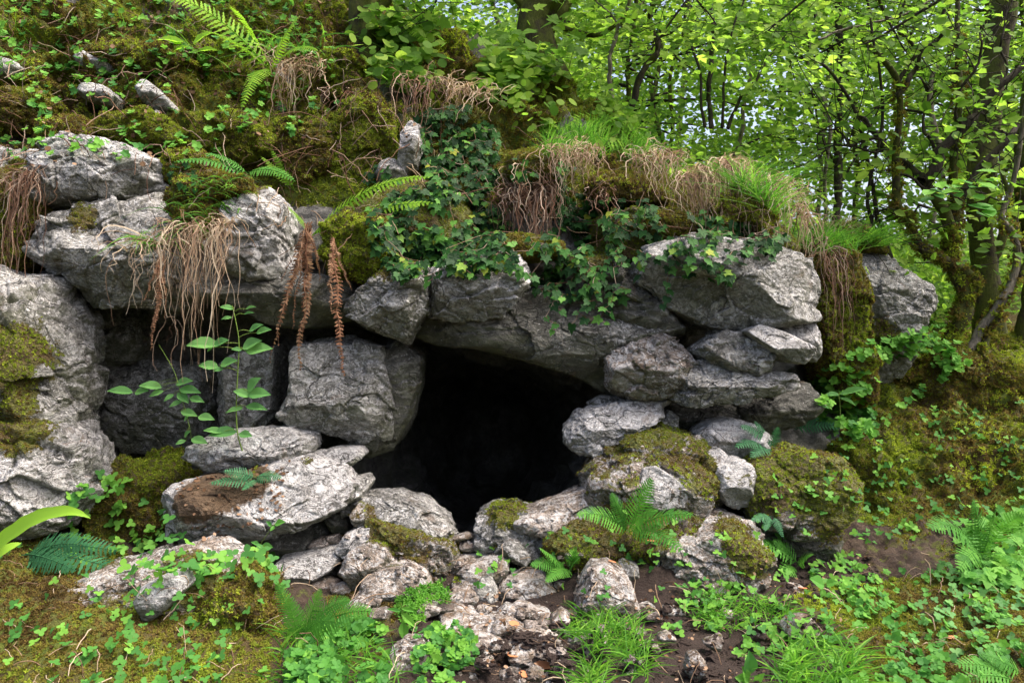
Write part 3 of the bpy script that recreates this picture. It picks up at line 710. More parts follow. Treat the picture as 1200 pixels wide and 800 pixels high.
R_("ridged pale rock under the saplings right of the dark wall", 'grey', [(1030, 330), (1050, 318), (1078, 330), (1086, 362), (1066, 380), (1040, 376)], 6.9, .3, .3, .2, None, 5, 91, mb=[(1070, 370, 20, .5)])
# --- bottom left
R_("mossy boulder with a broken pale face, lower left foreground", 'pink', [(62, 712), (78, 690), (120, 672), (190, 652), (244, 638), (280, 652), (282, 690), (250, 722), (200, 740), (120, 750), (72, 740)], 4.45, .42, .22, .1, [(10, 38, .72)], 6, 92, mb=[(150, 720, 40, .5), (250, 700, 30, .5)])
R_("bright white chipped stone on the lower left mossy boulder", 'pale', [(164, 700), (172, 684), (196, 672), (218, 668), (222, 686), (206, 704), (184, 722), (168, 726)], 4.05, .12, .0, 0, None, 5, 93)
# --- upper left bank
R_("pale shard high on the mossy bank, upper of the pair at top left", 'pale', [(96, 74), (102, 62), (114, 70), (140, 82), (146, 92), (126, 94), (104, 84)], 6.75, .2, .1, 0, None, 4, 94)
R_("pale shard beneath its pair on the upper left bank", 'pale', [(98, 110), (104, 100), (128, 104), (144, 118), (140, 130), (118, 124), (102, 118)], 6.5, .2, .1, 0, None, 4, 95)
R_("crooked white rock knot in the moss right of the shards", 'pale', [(164, 104), (172, 94), (188, 106), (206, 124), (212, 132), (190, 134), (174, 124)], 6.42, .18, .12, 0, None, 4, 96)
R_("tiny white stone below the crooked rock knot", 'pale', [(178, 138), (186, 130), (193, 138), (188, 150), (180, 146)], 6.3, .1, .0, 0, None, 4, 97)
R_("grey rock slab at the left edge of the upper bank", 'pale', [(-20, 84), (0, 70), (24, 76), (40, 88), (24, 96), (4, 102), (-20, 104)], 6.6, .25, .05, 0, None, 4, 98)
R_("narrow pale rock standing behind the hanging roots at top centre", 'pale', [(468, 196), (472, 160), (482, 142), (494, 150), (496, 180), (490, 200), (478, 206)], 6.2, .2, .0, 0, None, 5, 99)
R_("grey rock corner showing beneath the roots, upper centre", 'grey', [(440, 206), (454, 186), (472, 192), (480, 210), (462, 220), (444, 216)], 6.2, .18, .05, .1, None, 4, 100)
R_("small pale stone at the shoulder of the upper cliff block", 'pale', [(196, 200), (206, 190), (226, 196), (238, 206), (222, 212), (204, 208)], 6.0, .12, .1, 0, None, 4, 101)
R_("shaded rock behind the ivy between roots and lip stone", 'shade', [(380, 330), (392, 260), (440, 220), (520, 216), (560, 260), (556, 312), (480, 322), (430, 336)], 6.05, .35, .85, .1, None, 5, 102)


# --- small angular stones spilling down from the cave mouth towards the viewer
SMALL = [(545, 700, 12), (520, 712, 9), (606, 690, 8), (664, 690, 11), (676, 700, 7), (630, 664, 9), (650, 664, 12), (668, 720, 7), (540, 694, 9), (566, 716, 8), (626, 736, 10), (640, 730, 7), (612, 718, 8), (560, 756, 11), (546, 762, 8), (584, 756, 10), (570, 776, 9), (600, 792, 12), (628, 790, 9), (660, 780, 8), (650, 764, 10), (676, 748, 8), (530, 770, 9), (512, 700, 10), (500, 712, 12), (484, 716, 8), (380, 684, 12), (400, 690, 9), (396, 668, 10), (374, 636, 10), (360, 660, 9), (392, 632, 8), (426, 650, 9), (508, 680, 9), (520, 672, 10), (548, 640, 9), (544, 628, 8), (612, 664, 7), (700, 690, 10), (752, 712, 12), (744, 738, 9), (766, 722, 8), (790, 716, 10), (830, 706, 9), (850, 720, 8), (870, 700, 11), (900, 700, 9), (730, 690, 8), (716, 700, 9), (760, 760, 10), (740, 776, 7), (780, 746, 7), (840, 752, 10), (890, 742, 9), (676, 640, 8), (436, 706, 8), (446, 720, 9), (420, 708, 10), (330, 692, 9), (312, 684, 8)]
MARKS = [(565, 665, "oval stone"), (620, 693, "pitted boulder"), (710, 695, "triangular stone"), (625, 763, "broad flat path stone"), (552, 732, "long paving like stone"), (465, 684, "stained boulder"), (360, 660, "flat slab of the left pile"), (696, 757, "stone spike in the grass"), (480, 778, "stone at the bottom edge"), (825, 655, "brown boulder with the pink face"), (605, 645, "pointed stone by the small fern")]
ORDW = ["nearest", "second nearest", "third nearest", "fourth nearest", "fifth nearest", "sixth nearest", "seventh nearest", "eighth nearest", "ninth nearest", "tenth nearest", "eleventh nearest", "twelfth nearest"]


def near_mark(x, y):
    return min(range(len(MARKS)), key=lambda i: (MARKS[i][0] - x) ** 2 + (MARKS[i][1] - y) ** 2)


def small_label(x, y, r):
    m = near_mark(x, y)
    d = sorted((MARKS[m][0] - a) ** 2 + (MARKS[m][1] - b_) ** 2 for a, b_, _ in SMALL if near_mark(a, b_) == m)
    return "small angular stone, %s of them to the %s" % (ORDW[d.index((MARKS[m][0] - x) ** 2 + (MARKS[m][1] - y) ** 2)], MARKS[m][2])


sr = np.random.default_rng(99)
for k_, (x_, y_, r_px) in enumerate(SMALL):
    n_ = int(sr.integers(5, 8))
    an = np.sort(sr.uniform(0, 2 * math.pi, n_) * .25 + np.arange(n_) * 2 * math.pi / n_)
    rr = r_px * sr.uniform(.75, 1.25, n_)
    pl_ = [(x_ + 1.6 * rr[i] * math.cos(an[i]), y_ + .8 * rr[i] * math.sin(an[i])) for i in range(n_)]
    Yk = min(5.3, CAMZ * F / (y_ + r_px * .3 - 400)) - .02
    R_(small_label(x_, y_, r_px), 'chip' if k_ % 3 else 'pink', pl_, Yk, r_px * Yk / F * 1.3, .12 if k_ % 4 == 0 else 0, .05, None, 3, 400 + k_, name="stone", group="small stones spilled below the cave mouth")

# ------------------------------------------------------------------ finding where things touch the rock and the ground
_V = np.concatenate(SOLV)
_Fc = np.concatenate(SOLF)
BV = BVHTree.FromPolygons(_V.tolist(), _Fc.tolist(), all_triangles=True)
EYE = Vector((0, 0, CAMZ))


def hit(px, py):
    d = Vector(((px - 600) / F, 1, -(py - 400) / F)).normalized()
    loc, n, i, t = BV.ray_cast(EYE, d)
    if loc is None:
        return None
    if n.dot(d) > 0:
        n = -n
    return np.array(loc), np.array(n)


def unit(v):
    v = np.asarray(v, float)
    return v / (np.linalg.norm(v, axis=-1, keepdims=True) + 1e-12)


def stamp(tv_, tf, pos, nrm_, size, rnd, spin=None, tilt=0.0, name="foliage", mat=None, parent=None, origin=None, along=None, stretch=None):
    """joins many copies of one small shape (lying in its xy plane, growing along +y, facing +z) into one mesh"""
    n = len(pos)
    nrm_ = unit(nrm_ + tilt * rng.normal(size=(n, 3)))
    if along is None:
        along = rng.normal(size=(n, 3))
    yv = unit(along - (along * nrm_).sum(1, keepdims=True) * nrm_)
    xv = np.cross(yv, nrm_)
    B = np.stack((xv, yv, nrm_), 1)                         # rows
    s = np.asarray(size)
    tvv = tv_[None] * s[:, None, None]
    if stretch is not None:
        tvv = tvv * stretch[:, None, :]
    v = np.einsum('nkj,njc->nkc', tvv, B) + pos[:, None, :]
    if origin is not None:
        v = v - np.asarray(origin)
    k = len(tv_)
    f = tf[None] + (np.arange(n) * k)[:, None, None]
    me = mesh_np(name, v.reshape(-1, 3), f.reshape(-1, tf.shape[1]), mat, False, {'rnd': np.repeat(rnd, k)})
    o = link(name, me, parent)
    return o


def tri_area_sample(v, f, w, density, seed=1):
    r = np.random.default_rng(seed)
    a, b, c = v[f[:, 0]], v[f[:, 1]], v[f[:, 2]]
    cr = np.cross(b - a, c - a)
    ar = np.linalg.norm(cr, axis=1) / 2
    wt = w[f].mean(1)
    cnt = r.poisson(ar * density * wt)
    i = np.repeat(np.arange(len(f)), cnt)
    u, q = r.random(len(i)), r.random(len(i))
    m = u + q > 1
    u[m], q[m] = 1 - u[m], 1 - q[m]
    p = a[i] + (b - a)[i] * u[:, None] + (c - a)[i] * q[:, None]
    return p, unit(cr[i])


# moss tuft: seven little curved fronds
def tuft_shape(nb=6, seed=3, h=1.0):
    r = np.random.default_rng(seed)
    V, Fs = [], []
    for i in range(nb):
        a = i * 2.4 + r.uniform(-.4, .4)
        l = r.uniform(.7, 1.3)
        d = np.array((math.cos(a), math.sin(a), 0))
        s = np.array((-d[1], d[0], 0))
        b = d * 0.12
        m = d * .5 * l + np.array((0, 0, .55 * h * l))
        t_ = d * 1.0 * l + np.array((0, 0, .6 * h * l))
        k = len(V)
        V += [b - s * .16, b + s * .16, m + s * .17, m - s * .17, t_]
        Fs += [(k, k + 1, k + 2), (k, k + 2, k + 3), (k + 3, k + 2, k + 4)]
    return np.array(V), np.array(Fs)


TUFT = tuft_shape(5)


def moss_on(v, f, mo, dens, name, label=None, parent=None, origin=None, size=(.007, .017), seed=1, kind='stuff'):
    w = sstep(.40, .62, mo)
    p, n = tri_area_sample(v, f, w, dens, seed)
    if len(p) < 12:
        return None
    s = np.random.default_rng(seed + 1).uniform(size[0], size[1], len(p))
    nz = fbm(p * 1.6, 3, 7) * .85 + .42 + np.random.default_rng(seed).normal(size=len(p)) * .16
    n = unit(n + np.array((0, -0.15, -0.25)))
    o = stamp(TUFT[0], TUFT[1], p, n, s, np.clip(nz, .02, .98), tilt=.3, name=name, mat=M['moss'], parent=parent, origin=origin)
    if label:
        tag(o, label, kind=kind)
    else:
        tag(o, kind='stuff')
    return o


fq = quads.reshape(-1, 4)
ft = np.concatenate((fq[:, :3], fq[:, (0, 2, 3)]))
cen_ = P1[ft].mean(1)
T_ = TT[ft[:, 0]]
pxc = 600 + cen_[:, 0] / np.maximum(cen_[:, 1], .5) * F
pyc = 400 - (cen_[:, 2] - CAMZ) / np.maximum(cen_[:, 1], .5) * F
fn_ = np.cross(P1[ft[:, 1]] - P1[ft[:, 0]], P1[ft[:, 2]] - P1[ft[:, 0]])
face = (fn_ * (np.array((0, 0, CAMZ)) - cen_)).sum(1) > 0
inv_ = (pxc > -150) & (pxc < 1350) & (pyc > -120) & (pyc < 900) & (cen_[:, 1] > 2) & (cen_[:, 1] < 9.5) & face
gm = inv_ & (T_ < 4.0)
hm = inv_ & (T_ >= 4.0)
moss_on(P1, ft[gm], moss_t, 3400, "ground_moss", "soft brown green moss carpet over the woodland ground", size=(.009, .024), seed=5)
moss_on(P1, ft[hm], moss_t, 1900, "bank_moss", "olive moss cushions covering the bank above the cave", size=(.012, .032), seed=6)
for i, (o, p, n, f, mo, size) in enumerate(ROCKV):
    if mo.max() > .5:
        vis = n[f].mean(1)[:, 1] < .35
        moss_on(p, f[vis], mo, 2600, "moss", parent=o, seed=40 + i)


def cushion(label, poly, Y, T, seed, rough=1.6):
    R_(label, 'pink', poly, Y, T, 1.3, 0, [(0, 50, .8)], 5, seed, name="moss_cushion", rough=rough, cat="moss", chop=0)
    o, p, n, f, mo, size = ROCKV[-1]
    moss_on(p, f[n[f].mean(1)[:, 1] < .4], np.ones(len(p)), 4200, "moss_frond", parent=o, size=(.010, .024), seed=seed)


cushion("bright green moss cushion above the left hanging grass", [(206, 236), (216, 214), (250, 206), (290, 210), (296, 226), (262, 240), (262, 262), (240, 272), (212, 262)], 5.5, .20, 201)
cushion("golden moss cushion over the middle ledge, right of the dead fern", [(384, 296), (388, 262), (416, 250), (452, 262), (462, 300), (440, 330), (404, 326)], 5.6, .22, 202)
cushion("hanging moss cap above the big smooth block, under the dead blades", [(826, 272), (832, 240), (856, 222), (890, 232), (904, 262), (896, 284), (880, 262), (850, 260), (838, 280)], 5.72, .20, 203)
cushion("moss hump between blade fringes at the crest", [(684, 220), (700, 204), (740, 206), (772, 226), (780, 242), (740, 240), (700, 234)], 6.0, .2, 204)
cushion("tall drooping moss mass, left of the hanging roots", [(388, 222), (392, 160), (410, 110), (440, 106), (462, 140), (466, 180), (440, 206), (420, 226)], 6.45, .28, 205)
cushion("yellow moss bulge at the top left of the upper cliff block", [(50, 190), (54, 150), (80, 136), (106, 142), (110, 160), (84, 176), (70, 200)], 5.95, .2, 206)
cushion("long root and moss curtain hanging at the left edge", [(2, 318), (0, 240), (24, 190), (52, 190), (56, 240), (50, 300), (24, 328)], 5.62, .2, 207)
cushion("mossy buttress hanging between the cliff and the dark rock wall", [(940, 340), (944, 290), (964, 276), (990, 300), (1002, 350), (1010, 420), (1014, 470), (984, 480), (954, 430)], 6.55, .34, 208)
cushion("mossy log like hump rising left of the brown earth gully", [(985, 580), (980, 520), (1004, 500), (1028, 530), (1042, 590), (1034, 612), (1004, 608)], 6.05, .25, 209)
cushion("brown mossy mound right of the pale faced boulder, bottom left", [(236, 800), (244, 730), (266, 678), (296, 660), (322, 690), (330, 740), (326, 806)], 4.25, .26, 211)
cushion("green moss slope in the corner of the left recess", [(104, 600), (112, 556), (150, 540), (204, 530), (226, 556), (206, 600), (196, 632), (140, 640)], 5.62, .3, 220)
cushion("ochre moss hump on the upper bank above the crooked white knot", [(120, 66), (150, 52), (200, 56), (230, 74), (210, 92), (150, 90)], 6.75, .22, 221)
cushion("moss cap directly above the upper cliff block", [(120, 160), (130, 138), (170, 132), (206, 146), (214, 170), (180, 172), (150, 168)], 6.15, .2, 222)
cushion("moss hump at the far left of the upper bank below the grey slab", [(-10, 150), (0, 116), (40, 106), (70, 122), (66, 150), (30, 164)], 6.35, .24, 223)
cushion("brown moss bulge between the knot and the hanging dry grass", [(228, 170), (236, 140), (280, 134), (316, 150), (320, 180), (280, 196), (244, 190)], 6.3, .24, 224)
cushion("shadowed moss overhang right of the brown bulge", [(330, 200), (336, 160), (372, 140), (396, 160), (396, 200), (366, 222)], 6.35, .24, 225)
cushion("moss swell beside the dark trunk at the top", [(372, 110), (380, 70), (410, 56), (430, 80), (430, 112), (400, 124)], 6.95, .24, 226)
cushion("moss pad bulging from the crest left of the bushy fringe", [(590, 206), (596, 184), (628, 176), (660, 190), (664, 210), (628, 216)], 6.1, .2, 216)
cushion("olive moss lip over the ribbed white rock", [(556, 300), (566, 282), (610, 276), (660, 286), (664, 300), (620, 306), (580, 308)], 5.75, .2, 217)
cushion("moss strip along the top of the big smooth block", [(740, 268), (760, 252), (820, 246), (834, 262), (810, 280), (766, 284)], 5.8, .2, 218)
cushion("moss tongue between the two upper left cliff blocks", [(196, 214), (204, 180), (232, 176), (256, 190), (250, 214), (222, 224)], 5.85, .2, 219)
cushion("mossy knob on the upper bank below the big fern", [(250, 130), (256, 90), (290, 74), (330, 84), (336, 116), (306, 136), (270, 140)], 7.0, .22, 213)
cushion("mossy root mass at the foot of the multi stemmed tree", [(1066, 462), (1080, 430), (1106, 410), (1136, 404), (1160, 412), (1180, 430), (1216, 436), (1226, 462), (1130, 474)], 7.1, .26, 214)
cushion("green moss pad on the crest above the dark rock wall", [(950, 300), (960, 270), (990, 262), (1020, 280), (1030, 300), (1000, 296), (970, 306)], 6.95, .22, 215)

_V = np.concatenate(SOLV)
_Fc = np.concatenate(SOLF)
BV = BVHTree.FromPolygons(_V.tolist(), _Fc.tolist(), all_triangles=True)

# ------------------------------------------------------------------ leaf materials
M['ivy'] = fol_mat("ivy_leaf", [(0.0, (0.008, 0.030, 0.008)), (0.45, (0.016, 0.062, 0.012)), (0.8, (0.04, 0.13, 0.022)), (0.96, (0.09, 0.22, 0.03)), (1.0, (0.26, 0.28, 0.03))], 0.2, 0.5, 0.3)
M['fern'] = fol_mat("fern_frond", [(0.0, (0.04, 0.15, 0.02)), (0.5, (0.07, 0.22, 0.03)), (1.0, (0.11, 0.29, 0.04))], 0.35, 0.55, 0.3)
M['fern_lime'] = fol_mat("fern_lime", [(0.0, (0.14, 0.30, 0.02)), (1.0, (0.26, 0.45, 0.04))], 0.5, 0.55, 0.3)
M['fern_blue'] = fol_mat("fern_dark", [(0.0, (0.025, 0.10, 0.04)), (1.0, (0.05, 0.17, 0.07))], 0.25, 0.5, 0.35)
M['dead_fern'] = fol_mat("dead_fern", [(0.0, (0.07, 0.04, 0.025)), (0.5, (0.22, 0.11, 0.065)), (1.0, (0.36, 0.23, 0.14))], 0.2, 0.8, 0.1)
M['straw'] = fol_mat("dead_grass", [(0.0, (0.09, 0.055, 0.035)), (0.4, (0.26, 0.17, 0.11)), (1.0, (0.50, 0.41, 0.30))], 0.25, 0.7, 0.15)
M['root'] = fol_mat("roots", [(0.0, (0.07, 0.035, 0.022)), (0.6, (0.17, 0.10, 0.065)), (1.0, (0.36, 0.29, 0.22))], 0.0, 0.8, 0.1)
M['grass'] = fol_mat("grass_blades", [(0.0, (0.05, 0.16, 0.02)), (0.5, (0.10, 0.27, 0.03)), (1.0, (0.19, 0.38, 0.05))], 0.45, 0.5, 0.3)
M['herb'] = fol_mat("herb_leaf", [(0.0, (0.05, 0.17, 0.035)), (0.5, (0.09, 0.26, 0.04)), (1.0, (0.17, 0.37, 0.05))], 0.4, 0.5, 0.35)
M['herb_grey'] = fol_mat("herb_leaf_pale", [(0.0, (0.08, 0.22, 0.06)), (1.0, (0.15, 0.33, 0.09))], 0.35, 0.5, 0.35)
M['lime'] = fol_mat("lime_leaf", [(0.0, (0.20, 0.42, 0.03)), (1.0, (0.30, 0.52, 0.05))], 0.5, 0.4, 0.4)
M['tree_leaf'] = fol_mat("tree_leaf", [(0.0, (0.07, 0.16, 0.02)), (0.5, (0.15, 0.28, 0.035)), (1.0, (0.27, 0.40, 0.06))], 0.62, 0.5, 0.3)
M['stem'] = fol_mat("green_stem", [(0.0, (0.13, 0.22, 0.04)), (1.0, (0.20, 0.28, 0.06))], 0.1, 0.6, 0.2)
M['litter'] = fol_mat("leaf_litter", [(0.0, (0.05, 0.025, 0.015)), (0.6, (0.14, 0.08, 0.045)), (1.0, (0.30, 0.20, 0.13))], 0.15, 0.7, 0.2)
M['orange'] = fol_mat("orange_leaf", [(0.0, (0.42, 0.16, 0.07)), (1.0, (0.55, 0.26, 0.13))], 0.2, 0.6, 0.2)


def bark_mat(name, dark, lite, moss):
    t = NT(name)
    pos = t.n("ShaderNodeNewGeometry").outputs['Position']
    s = t.n("ShaderNodeVectorMath", {0: pos, 1: (1.0, 1.0, 0.25)}, operation='MULTIPLY').outputs[0]
    n1 = t.noise(s, 40, 5, .7)
    n2 = t.noise(pos, 6, 5, .65)
    col = t.mix(t.ramp(n1, [(.35, 0.), (.65, 1.)]), dark, lite)
    mf = t.ramp(n2, [(.62 - .3 * moss, 0.), (.72 - .3 * moss, 1.)])
    col = t.mix(mf, col, t.mix(t.noise(pos, 50, 3), (.015, .02, .004), (.10, .11, .02)))
    b = t.n("ShaderNodeBump", {'Strength': .8, 'Distance': .02, 'Height': n1}).outputs[0]
    p = t.n("ShaderNodeBsdfPrincipled", {'Base Color': col, 'Roughness': .85, 'Normal': b, 'Specular IOR Level': .2})
    t.t.links.new(p.outputs[0], t.out.inputs[0])
    return t.m


M['bark'] = bark_mat("dark_bark", (.012, .009, .007), (.05, .04, .03), .2)
M['bark_moss'] = bark_mat("mossy_bark", (.012, .009, .006), (.05, .038, .024), .75)
M['bark_pale'] = bark_mat("pale_bark", (.08, .07, .055), (.22, .19, .15), .25)


# ------------------------------------------------------------------ leaf shapes (xy plane, growing along +y)
def fan(outline, c=(0, .45), lift=.06):
    o = np.array([(x, y, 0) for x, y in outline], float)
    o[:, 2] = -0.22 * o[:, 0] ** 2 - 0.10 * o[:, 1] ** 2
    v = np.concatenate(([(c[0], c[1], -lift)], o))
    n = len(o)
    f = np.array([(0, 1 + (i + 1) % n, 1 + i) for i in range(n)])
    return v, f


IVY = [fan([(0, 0), (.22, -.12), (.48, .02), (.40, .22), (.58, .48), (.28, .50), (.16, .72), (0, 1.0), (-.16, .72), (-.28, .50), (-.58, .48), (-.40, .22), (-.48, .02), (-.22, -.12)], (0, .3), .05),
       fan([(0, 0), (.25, -.08), (.45, .12), (.36, .30), (.40, .50), (.2, .58), (0, 1.0), (-.2, .58), (-.40, .50), (-.36, .30), (-.45, .12), (-.25, -.08)], (0, .3), .05)]
OVATE = fan([(0, 0), (.22, .1), (.39, .32), (.40, .58), (.25, .84), (0, 1.), (-.25, .84), (-.40, .58), (-.39, .32), (-.22, .1)], (0, .45), .06)
OVPOINT = (np.array([(0, 0, 0), (0, .33, -.05), (0, .66, -.05), (0, 1.04, -.14), (.22, .14, .03), (.36, .36, .06), (.33, .60, .05), (.17, .84, -.03), (-.22, .14, .04), (-.36, .36, .08), (-.33, .60, .06), (-.17, .84, -.03)]), np.array([(0, 4, 1), (4, 5, 1), (1, 5, 2), (5, 6, 2), (2, 6, 7), (2, 7, 3), (0, 1, 8), (8, 1, 9), (1, 2, 9), (9, 2, 10), (2, 11, 10), (2, 3, 11)]))
NARROW = fan([(0, 0), (.12, .2), (.16, .5), (.1, .8), (0, 1.), (-.1, .8), (-.16, .5), (-.12, .2)], (0, .5), .05)
MAPLE = fan([(0, 0), (.28, -.04), (.52, .12), (.36, .28), (.62, .56), (.32, .56), (.24, .74), (0, 1.05), (-.24, .74), (-.32, .56), (-.62, .56), (-.36, .28), (-.52, .12), (-.28, -.04)], (0, .35), .07)
HAZEL = (np.array([(0, 0, 0), (.36, .35, .07), (.30, .75, .03), (0, 1.05, -.06), (-.30, .75, .03), (-.36, .35, .07), (0, .5, -.02)]), np.array([(0, 1, 6), (1, 2, 6), (2, 3, 6), (3, 4, 6), (4, 5, 6), (5, 0, 6)]))


def merge(shapes):
    V, Fs, k = [], [], 0
    for v, f in shapes:
        V.append(v)
        Fs.append(f + k)
        k += len(v)
    return np.concatenate(V), np.concatenate(Fs)


def xf(sh, ang=0., s=1., off=(0, 0, 0), tilt=0.):
    v, f = sh
    v = v * s
    ct, st_ = math.cos(tilt), math.sin(tilt)
    v = np.stack((v[:, 0], v[:, 1] * ct - v[:, 2] * st_, v[:, 1] * st_ + v[:, 2] * ct), 1)
    c, s_ = math.cos(ang), math.sin(ang)
    v = np.stack((v[:, 0] * c - v[:, 1] * s_, v[:, 0] * s_ + v[:, 1] * c, v[:, 2]), 1)
    return v + np.array(off), f


TRI = merge([xf(OVATE, a, .62, (0, .0, 0), .15) for a in (0, 1.9, -1.9)])           # clover like leaf
HERBP = merge([xf(OVATE, a, .55 + .1 * (i % 2), (0, 0, .12 * (i % 3)), .35) for i, a in enumerate((0, 1.3, 2.5, 3.8, 5.1))])


def ribbons(paths, widths, name, mat, parent=None, origin=None, rnd=None, facing=None, tube=False):
    """paths (n,k,3), widths (n,k) half widths; flat blades or three sided tubes"""
    n, k, _ = paths.shape
    tan = unit(np.gradient(paths, axis=1))
    if facing is None:
        facing = np.array((0, -1., .25)) + .5 * rng.normal(size=(n, 1, 3))
    side = unit(np.cross(tan, np.broadcast_to(facing, tan.shape)))
    w = widths[..., None]
    if not tube:
        v = np.stack((paths - side * w, paths + side * w), 2)            # n,k,2,3
        i = np.arange(n * k * 2).reshape(n, k, 2)
        f = np.stack((i[:, :-1, 0], i[:, :-1, 1], i[:, 1:, 1], i[:, 1:, 0]), -1).reshape(-1, 4)
        m = 2
    else:
        up = np.cross(side, tan)
        m = 4
        ring = [paths + w * (side * math.cos(a) + up * math.sin(a)) for a in (0, math.pi / 2, math.pi, 1.5 * math.pi)]
        v = np.stack(ring, 2)
        i = np.arange(n * k * m).reshape(n, k, m)
        fs = []
        for a in range(m):
            b = (a + 1) % m
            fs.append(np.stack((i[:, :-1, a], i[:, :-1, b], i[:, 1:, b], i[:, 1:, a]), -1).reshape(-1, 4))
        f = np.concatenate(fs)
    v = v.reshape(-1, 3)
    if origin is not None:
        v = v - np.asarray(origin)
    if rnd is None:
        rnd = rng.random(n)
    me = mesh_np(name, v, f, mat, True, {'rnd': np.repeat(rnd, k * m)})
    return link(name, me, parent)


# ------------------------------------------------------------------ ferns
def frond(parent, origin, base, tip, arch, mat, width=.2, npin=20, nvec=(0, -.7, .7), name="frond", curl=0.0):
    base, tip = np.asarray(base, float), np.asarray(tip, float)
    L = np.linalg.norm(tip - base)
    mid = (base + tip) / 2 + np.array((0, -.05 * L, arch * L))
    s = np.linspace(0, 1, npin + 4)
    P = ((1 - s) ** 2)[:, None] * base + (2 * s * (1 - s))[:, None] * mid + (s ** 2)[:, None] * tip
    tan = unit(np.gradient(P, axis=0))
    nv = unit(np.array(nvec, float) + .12 * rng.normal(size=3))
    side = unit(np.cross(tan, nv))
    nn = np.cross(side, tan)
    V, Fs, Rn = [], [], []
    k = 0
    rv = rng.random() * .6
    for i in range(2, len(s)):
        t_ = s[i]
        wl = width * L * (min(1, (t_ - .02) / .28) ** .6) * (1 - t_) ** .62 * 1.25 + .006 * L
        for sg in (-1, 1):
            d = unit(side[i] * sg + tan[i] * (.30 + .25 * t_) - nn[i] * .10 + .05 * rng.normal(size=3))
            w2 = unit(np.cross(d, nn[i]))
            nseg = 7
            b = 1.25 * L / npin * .31
            pts = []
            for q in range(nseg + 1):
                u = q / nseg
                c = P[i] + d * wl * u - nn[i] * .10 * wl * u * u
                hw = b * (1 - u) ** .55 * (1.0 if q % 2 == 0 else .45) + .0006
                pts += [c - w2 * hw, c + nn[i] * .0, c + w2 * hw]
            V += pts
            for q in range(nseg):
                a = k + 3 * q
                Fs += [(a, a + 1, a + 4, a + 3), (a + 1, a + 2, a + 5, a + 4)]
            Rn += [np.clip(rv + .4 * rng.random(), 0, 1)] * (3 * (nseg + 1))
            k += 3 * (nseg + 1)
    # midrib
    for i in range(len(s)):
        hw = .010 * L * (1 - .8 * s[i]) * .6
        V += [P[i] - side[i] * hw + nn[i] * .001, P[i] + nn[i] * (hw + .001), P[i] + side[i] * hw + nn[i] * .001]
        Rn += [.9] * 3
    for i in range(len(s) - 1):
        a = k + 3 * i
        Fs += [(a, a + 1, a + 4, a + 3), (a + 1, a + 2, a + 5, a + 4)]
    me = mesh_np(name, np.array(V) - np.asarray(origin), np.array(Fs), mat, False, {'rnd': np.array(Rn)})
    return link(name, me, parent)


def fern(label, base, Y, fronds, mat='fern', width=.2, npin=20, group=None, nvec=(0, -.7, .7), name="fern"):
    if Y is None:
        h = hit(*base) or (W(base[0], base[1], 7.2), 0)
        b = h[0] - unit(h[0] - np.array((0, 0, CAMZ))) * .03
    else:
        b = W(base[0], base[1], Y)
    t = thing(name, label, "fern", b, group)
    for tx, ty, dY, arch in fronds:
        tip = W(tx, ty, b[1] + dY)
        frond(t, b, b + rng.normal(size=3) * .008, tip, arch, M[mat], width, npin, nvec)
    return t


fern("tall lime green fern arching over the bank at top left", (318, 84), None, [(190, -6, -.4, .25), (283, 128, -.45, .30), (236, 36, -.5, .2), (352, 18, -.3, .2), (270, 8, -.5, .25), (372, 60, -.4, .3)], 'fern_lime', .15, 22)
fern("fern with two long fronds reaching right over the middle ledge", (366, 276), None, [(502, 208, -.35, .22), (506, 238, -.4, .12), (334, 240, -.2, .1), (448, 262, -.3, .2)], 'fern_lime', .10, 26)
fern("small fern with short fronds left of the hanging dead fern", (290, 205), None, [(205, 190, -.35, .2), (240, 180, -.2, .2), (345, 212, -.25, .2)], 'fern', .14, 16)
fern("bright fern on the moss boulder, largest of the three in the centre", (738, 622), None, [(676, 604, -.22, .25), (764, 560, -.20, .10), (812, 604, -.30, .2), (800, 646, -.38, .25), (716, 578, -.18, .1), (770, 600, -.35, .2)], 'fern', .22, 17)
fern("small fan shaped fern at the foot of the golden moss dome", (668, 668), None, [(622, 662, -.2, .15), (632, 642, -.15, .1), (676, 640, -.15, .1), (640, 682, -.28, .2), (680, 652, -.2, .1)], 'fern', .22, 14)
fern("upright fern in the lower left foreground with curving green fronds", (352, 752), 4.0, [(324, 682, -.05, .05), (338, 700, -.15, .05), (410, 704, -.15, .3), (392, 728, -.3, .2), (376, 690, -.1, .1), (436, 716, -.2, .2)], 'fern', .20, 22)
fern("large fern on the right slope beside the ivy like leaves", (1150, 654), None, [(1088, 618, -.3, .3), (1140, 586, -.15, .2), (1200, 604, -.25, .3), (1124, 668, -.4, .25), (1190, 660, -.4, .25), (1166, 600, -.2, .1)], 'fern', .22, 18)
fern("blue green fern lying on the smooth pale violet rock", (906, 524), None, [(868, 500, -.15, .2), (862, 524, -.22, .2), (884, 494, -.1, .1), (912, 500, -.1, .1), (880, 536, -.25, .2)], 'fern_blue', .22, 14)
fern("single dark fern frond on the brown slope right of the smooth rock", (930, 502), None, [(996, 500, -.2, .12), (960, 490, -.1, .1)], 'fern_blue', .17, 15)
fern("large soft fern cut off by the bottom right corner", (1215, 812), 3.55, [(1116, 800, -.15, .25), (1150, 766, -.05, .2), (1198, 752, 0., .1), (1120, 778, -.1, .2)], 'fern', .2, 20)
fern("fern with broad lobes at the right foot of the brown boulder", (934, 664), None, [(880, 640, -.15, .3), (906, 634, -.1, .2), (952, 650, -.2, .2), (916, 672, -.25, .1)], 'fern', .25, 10)
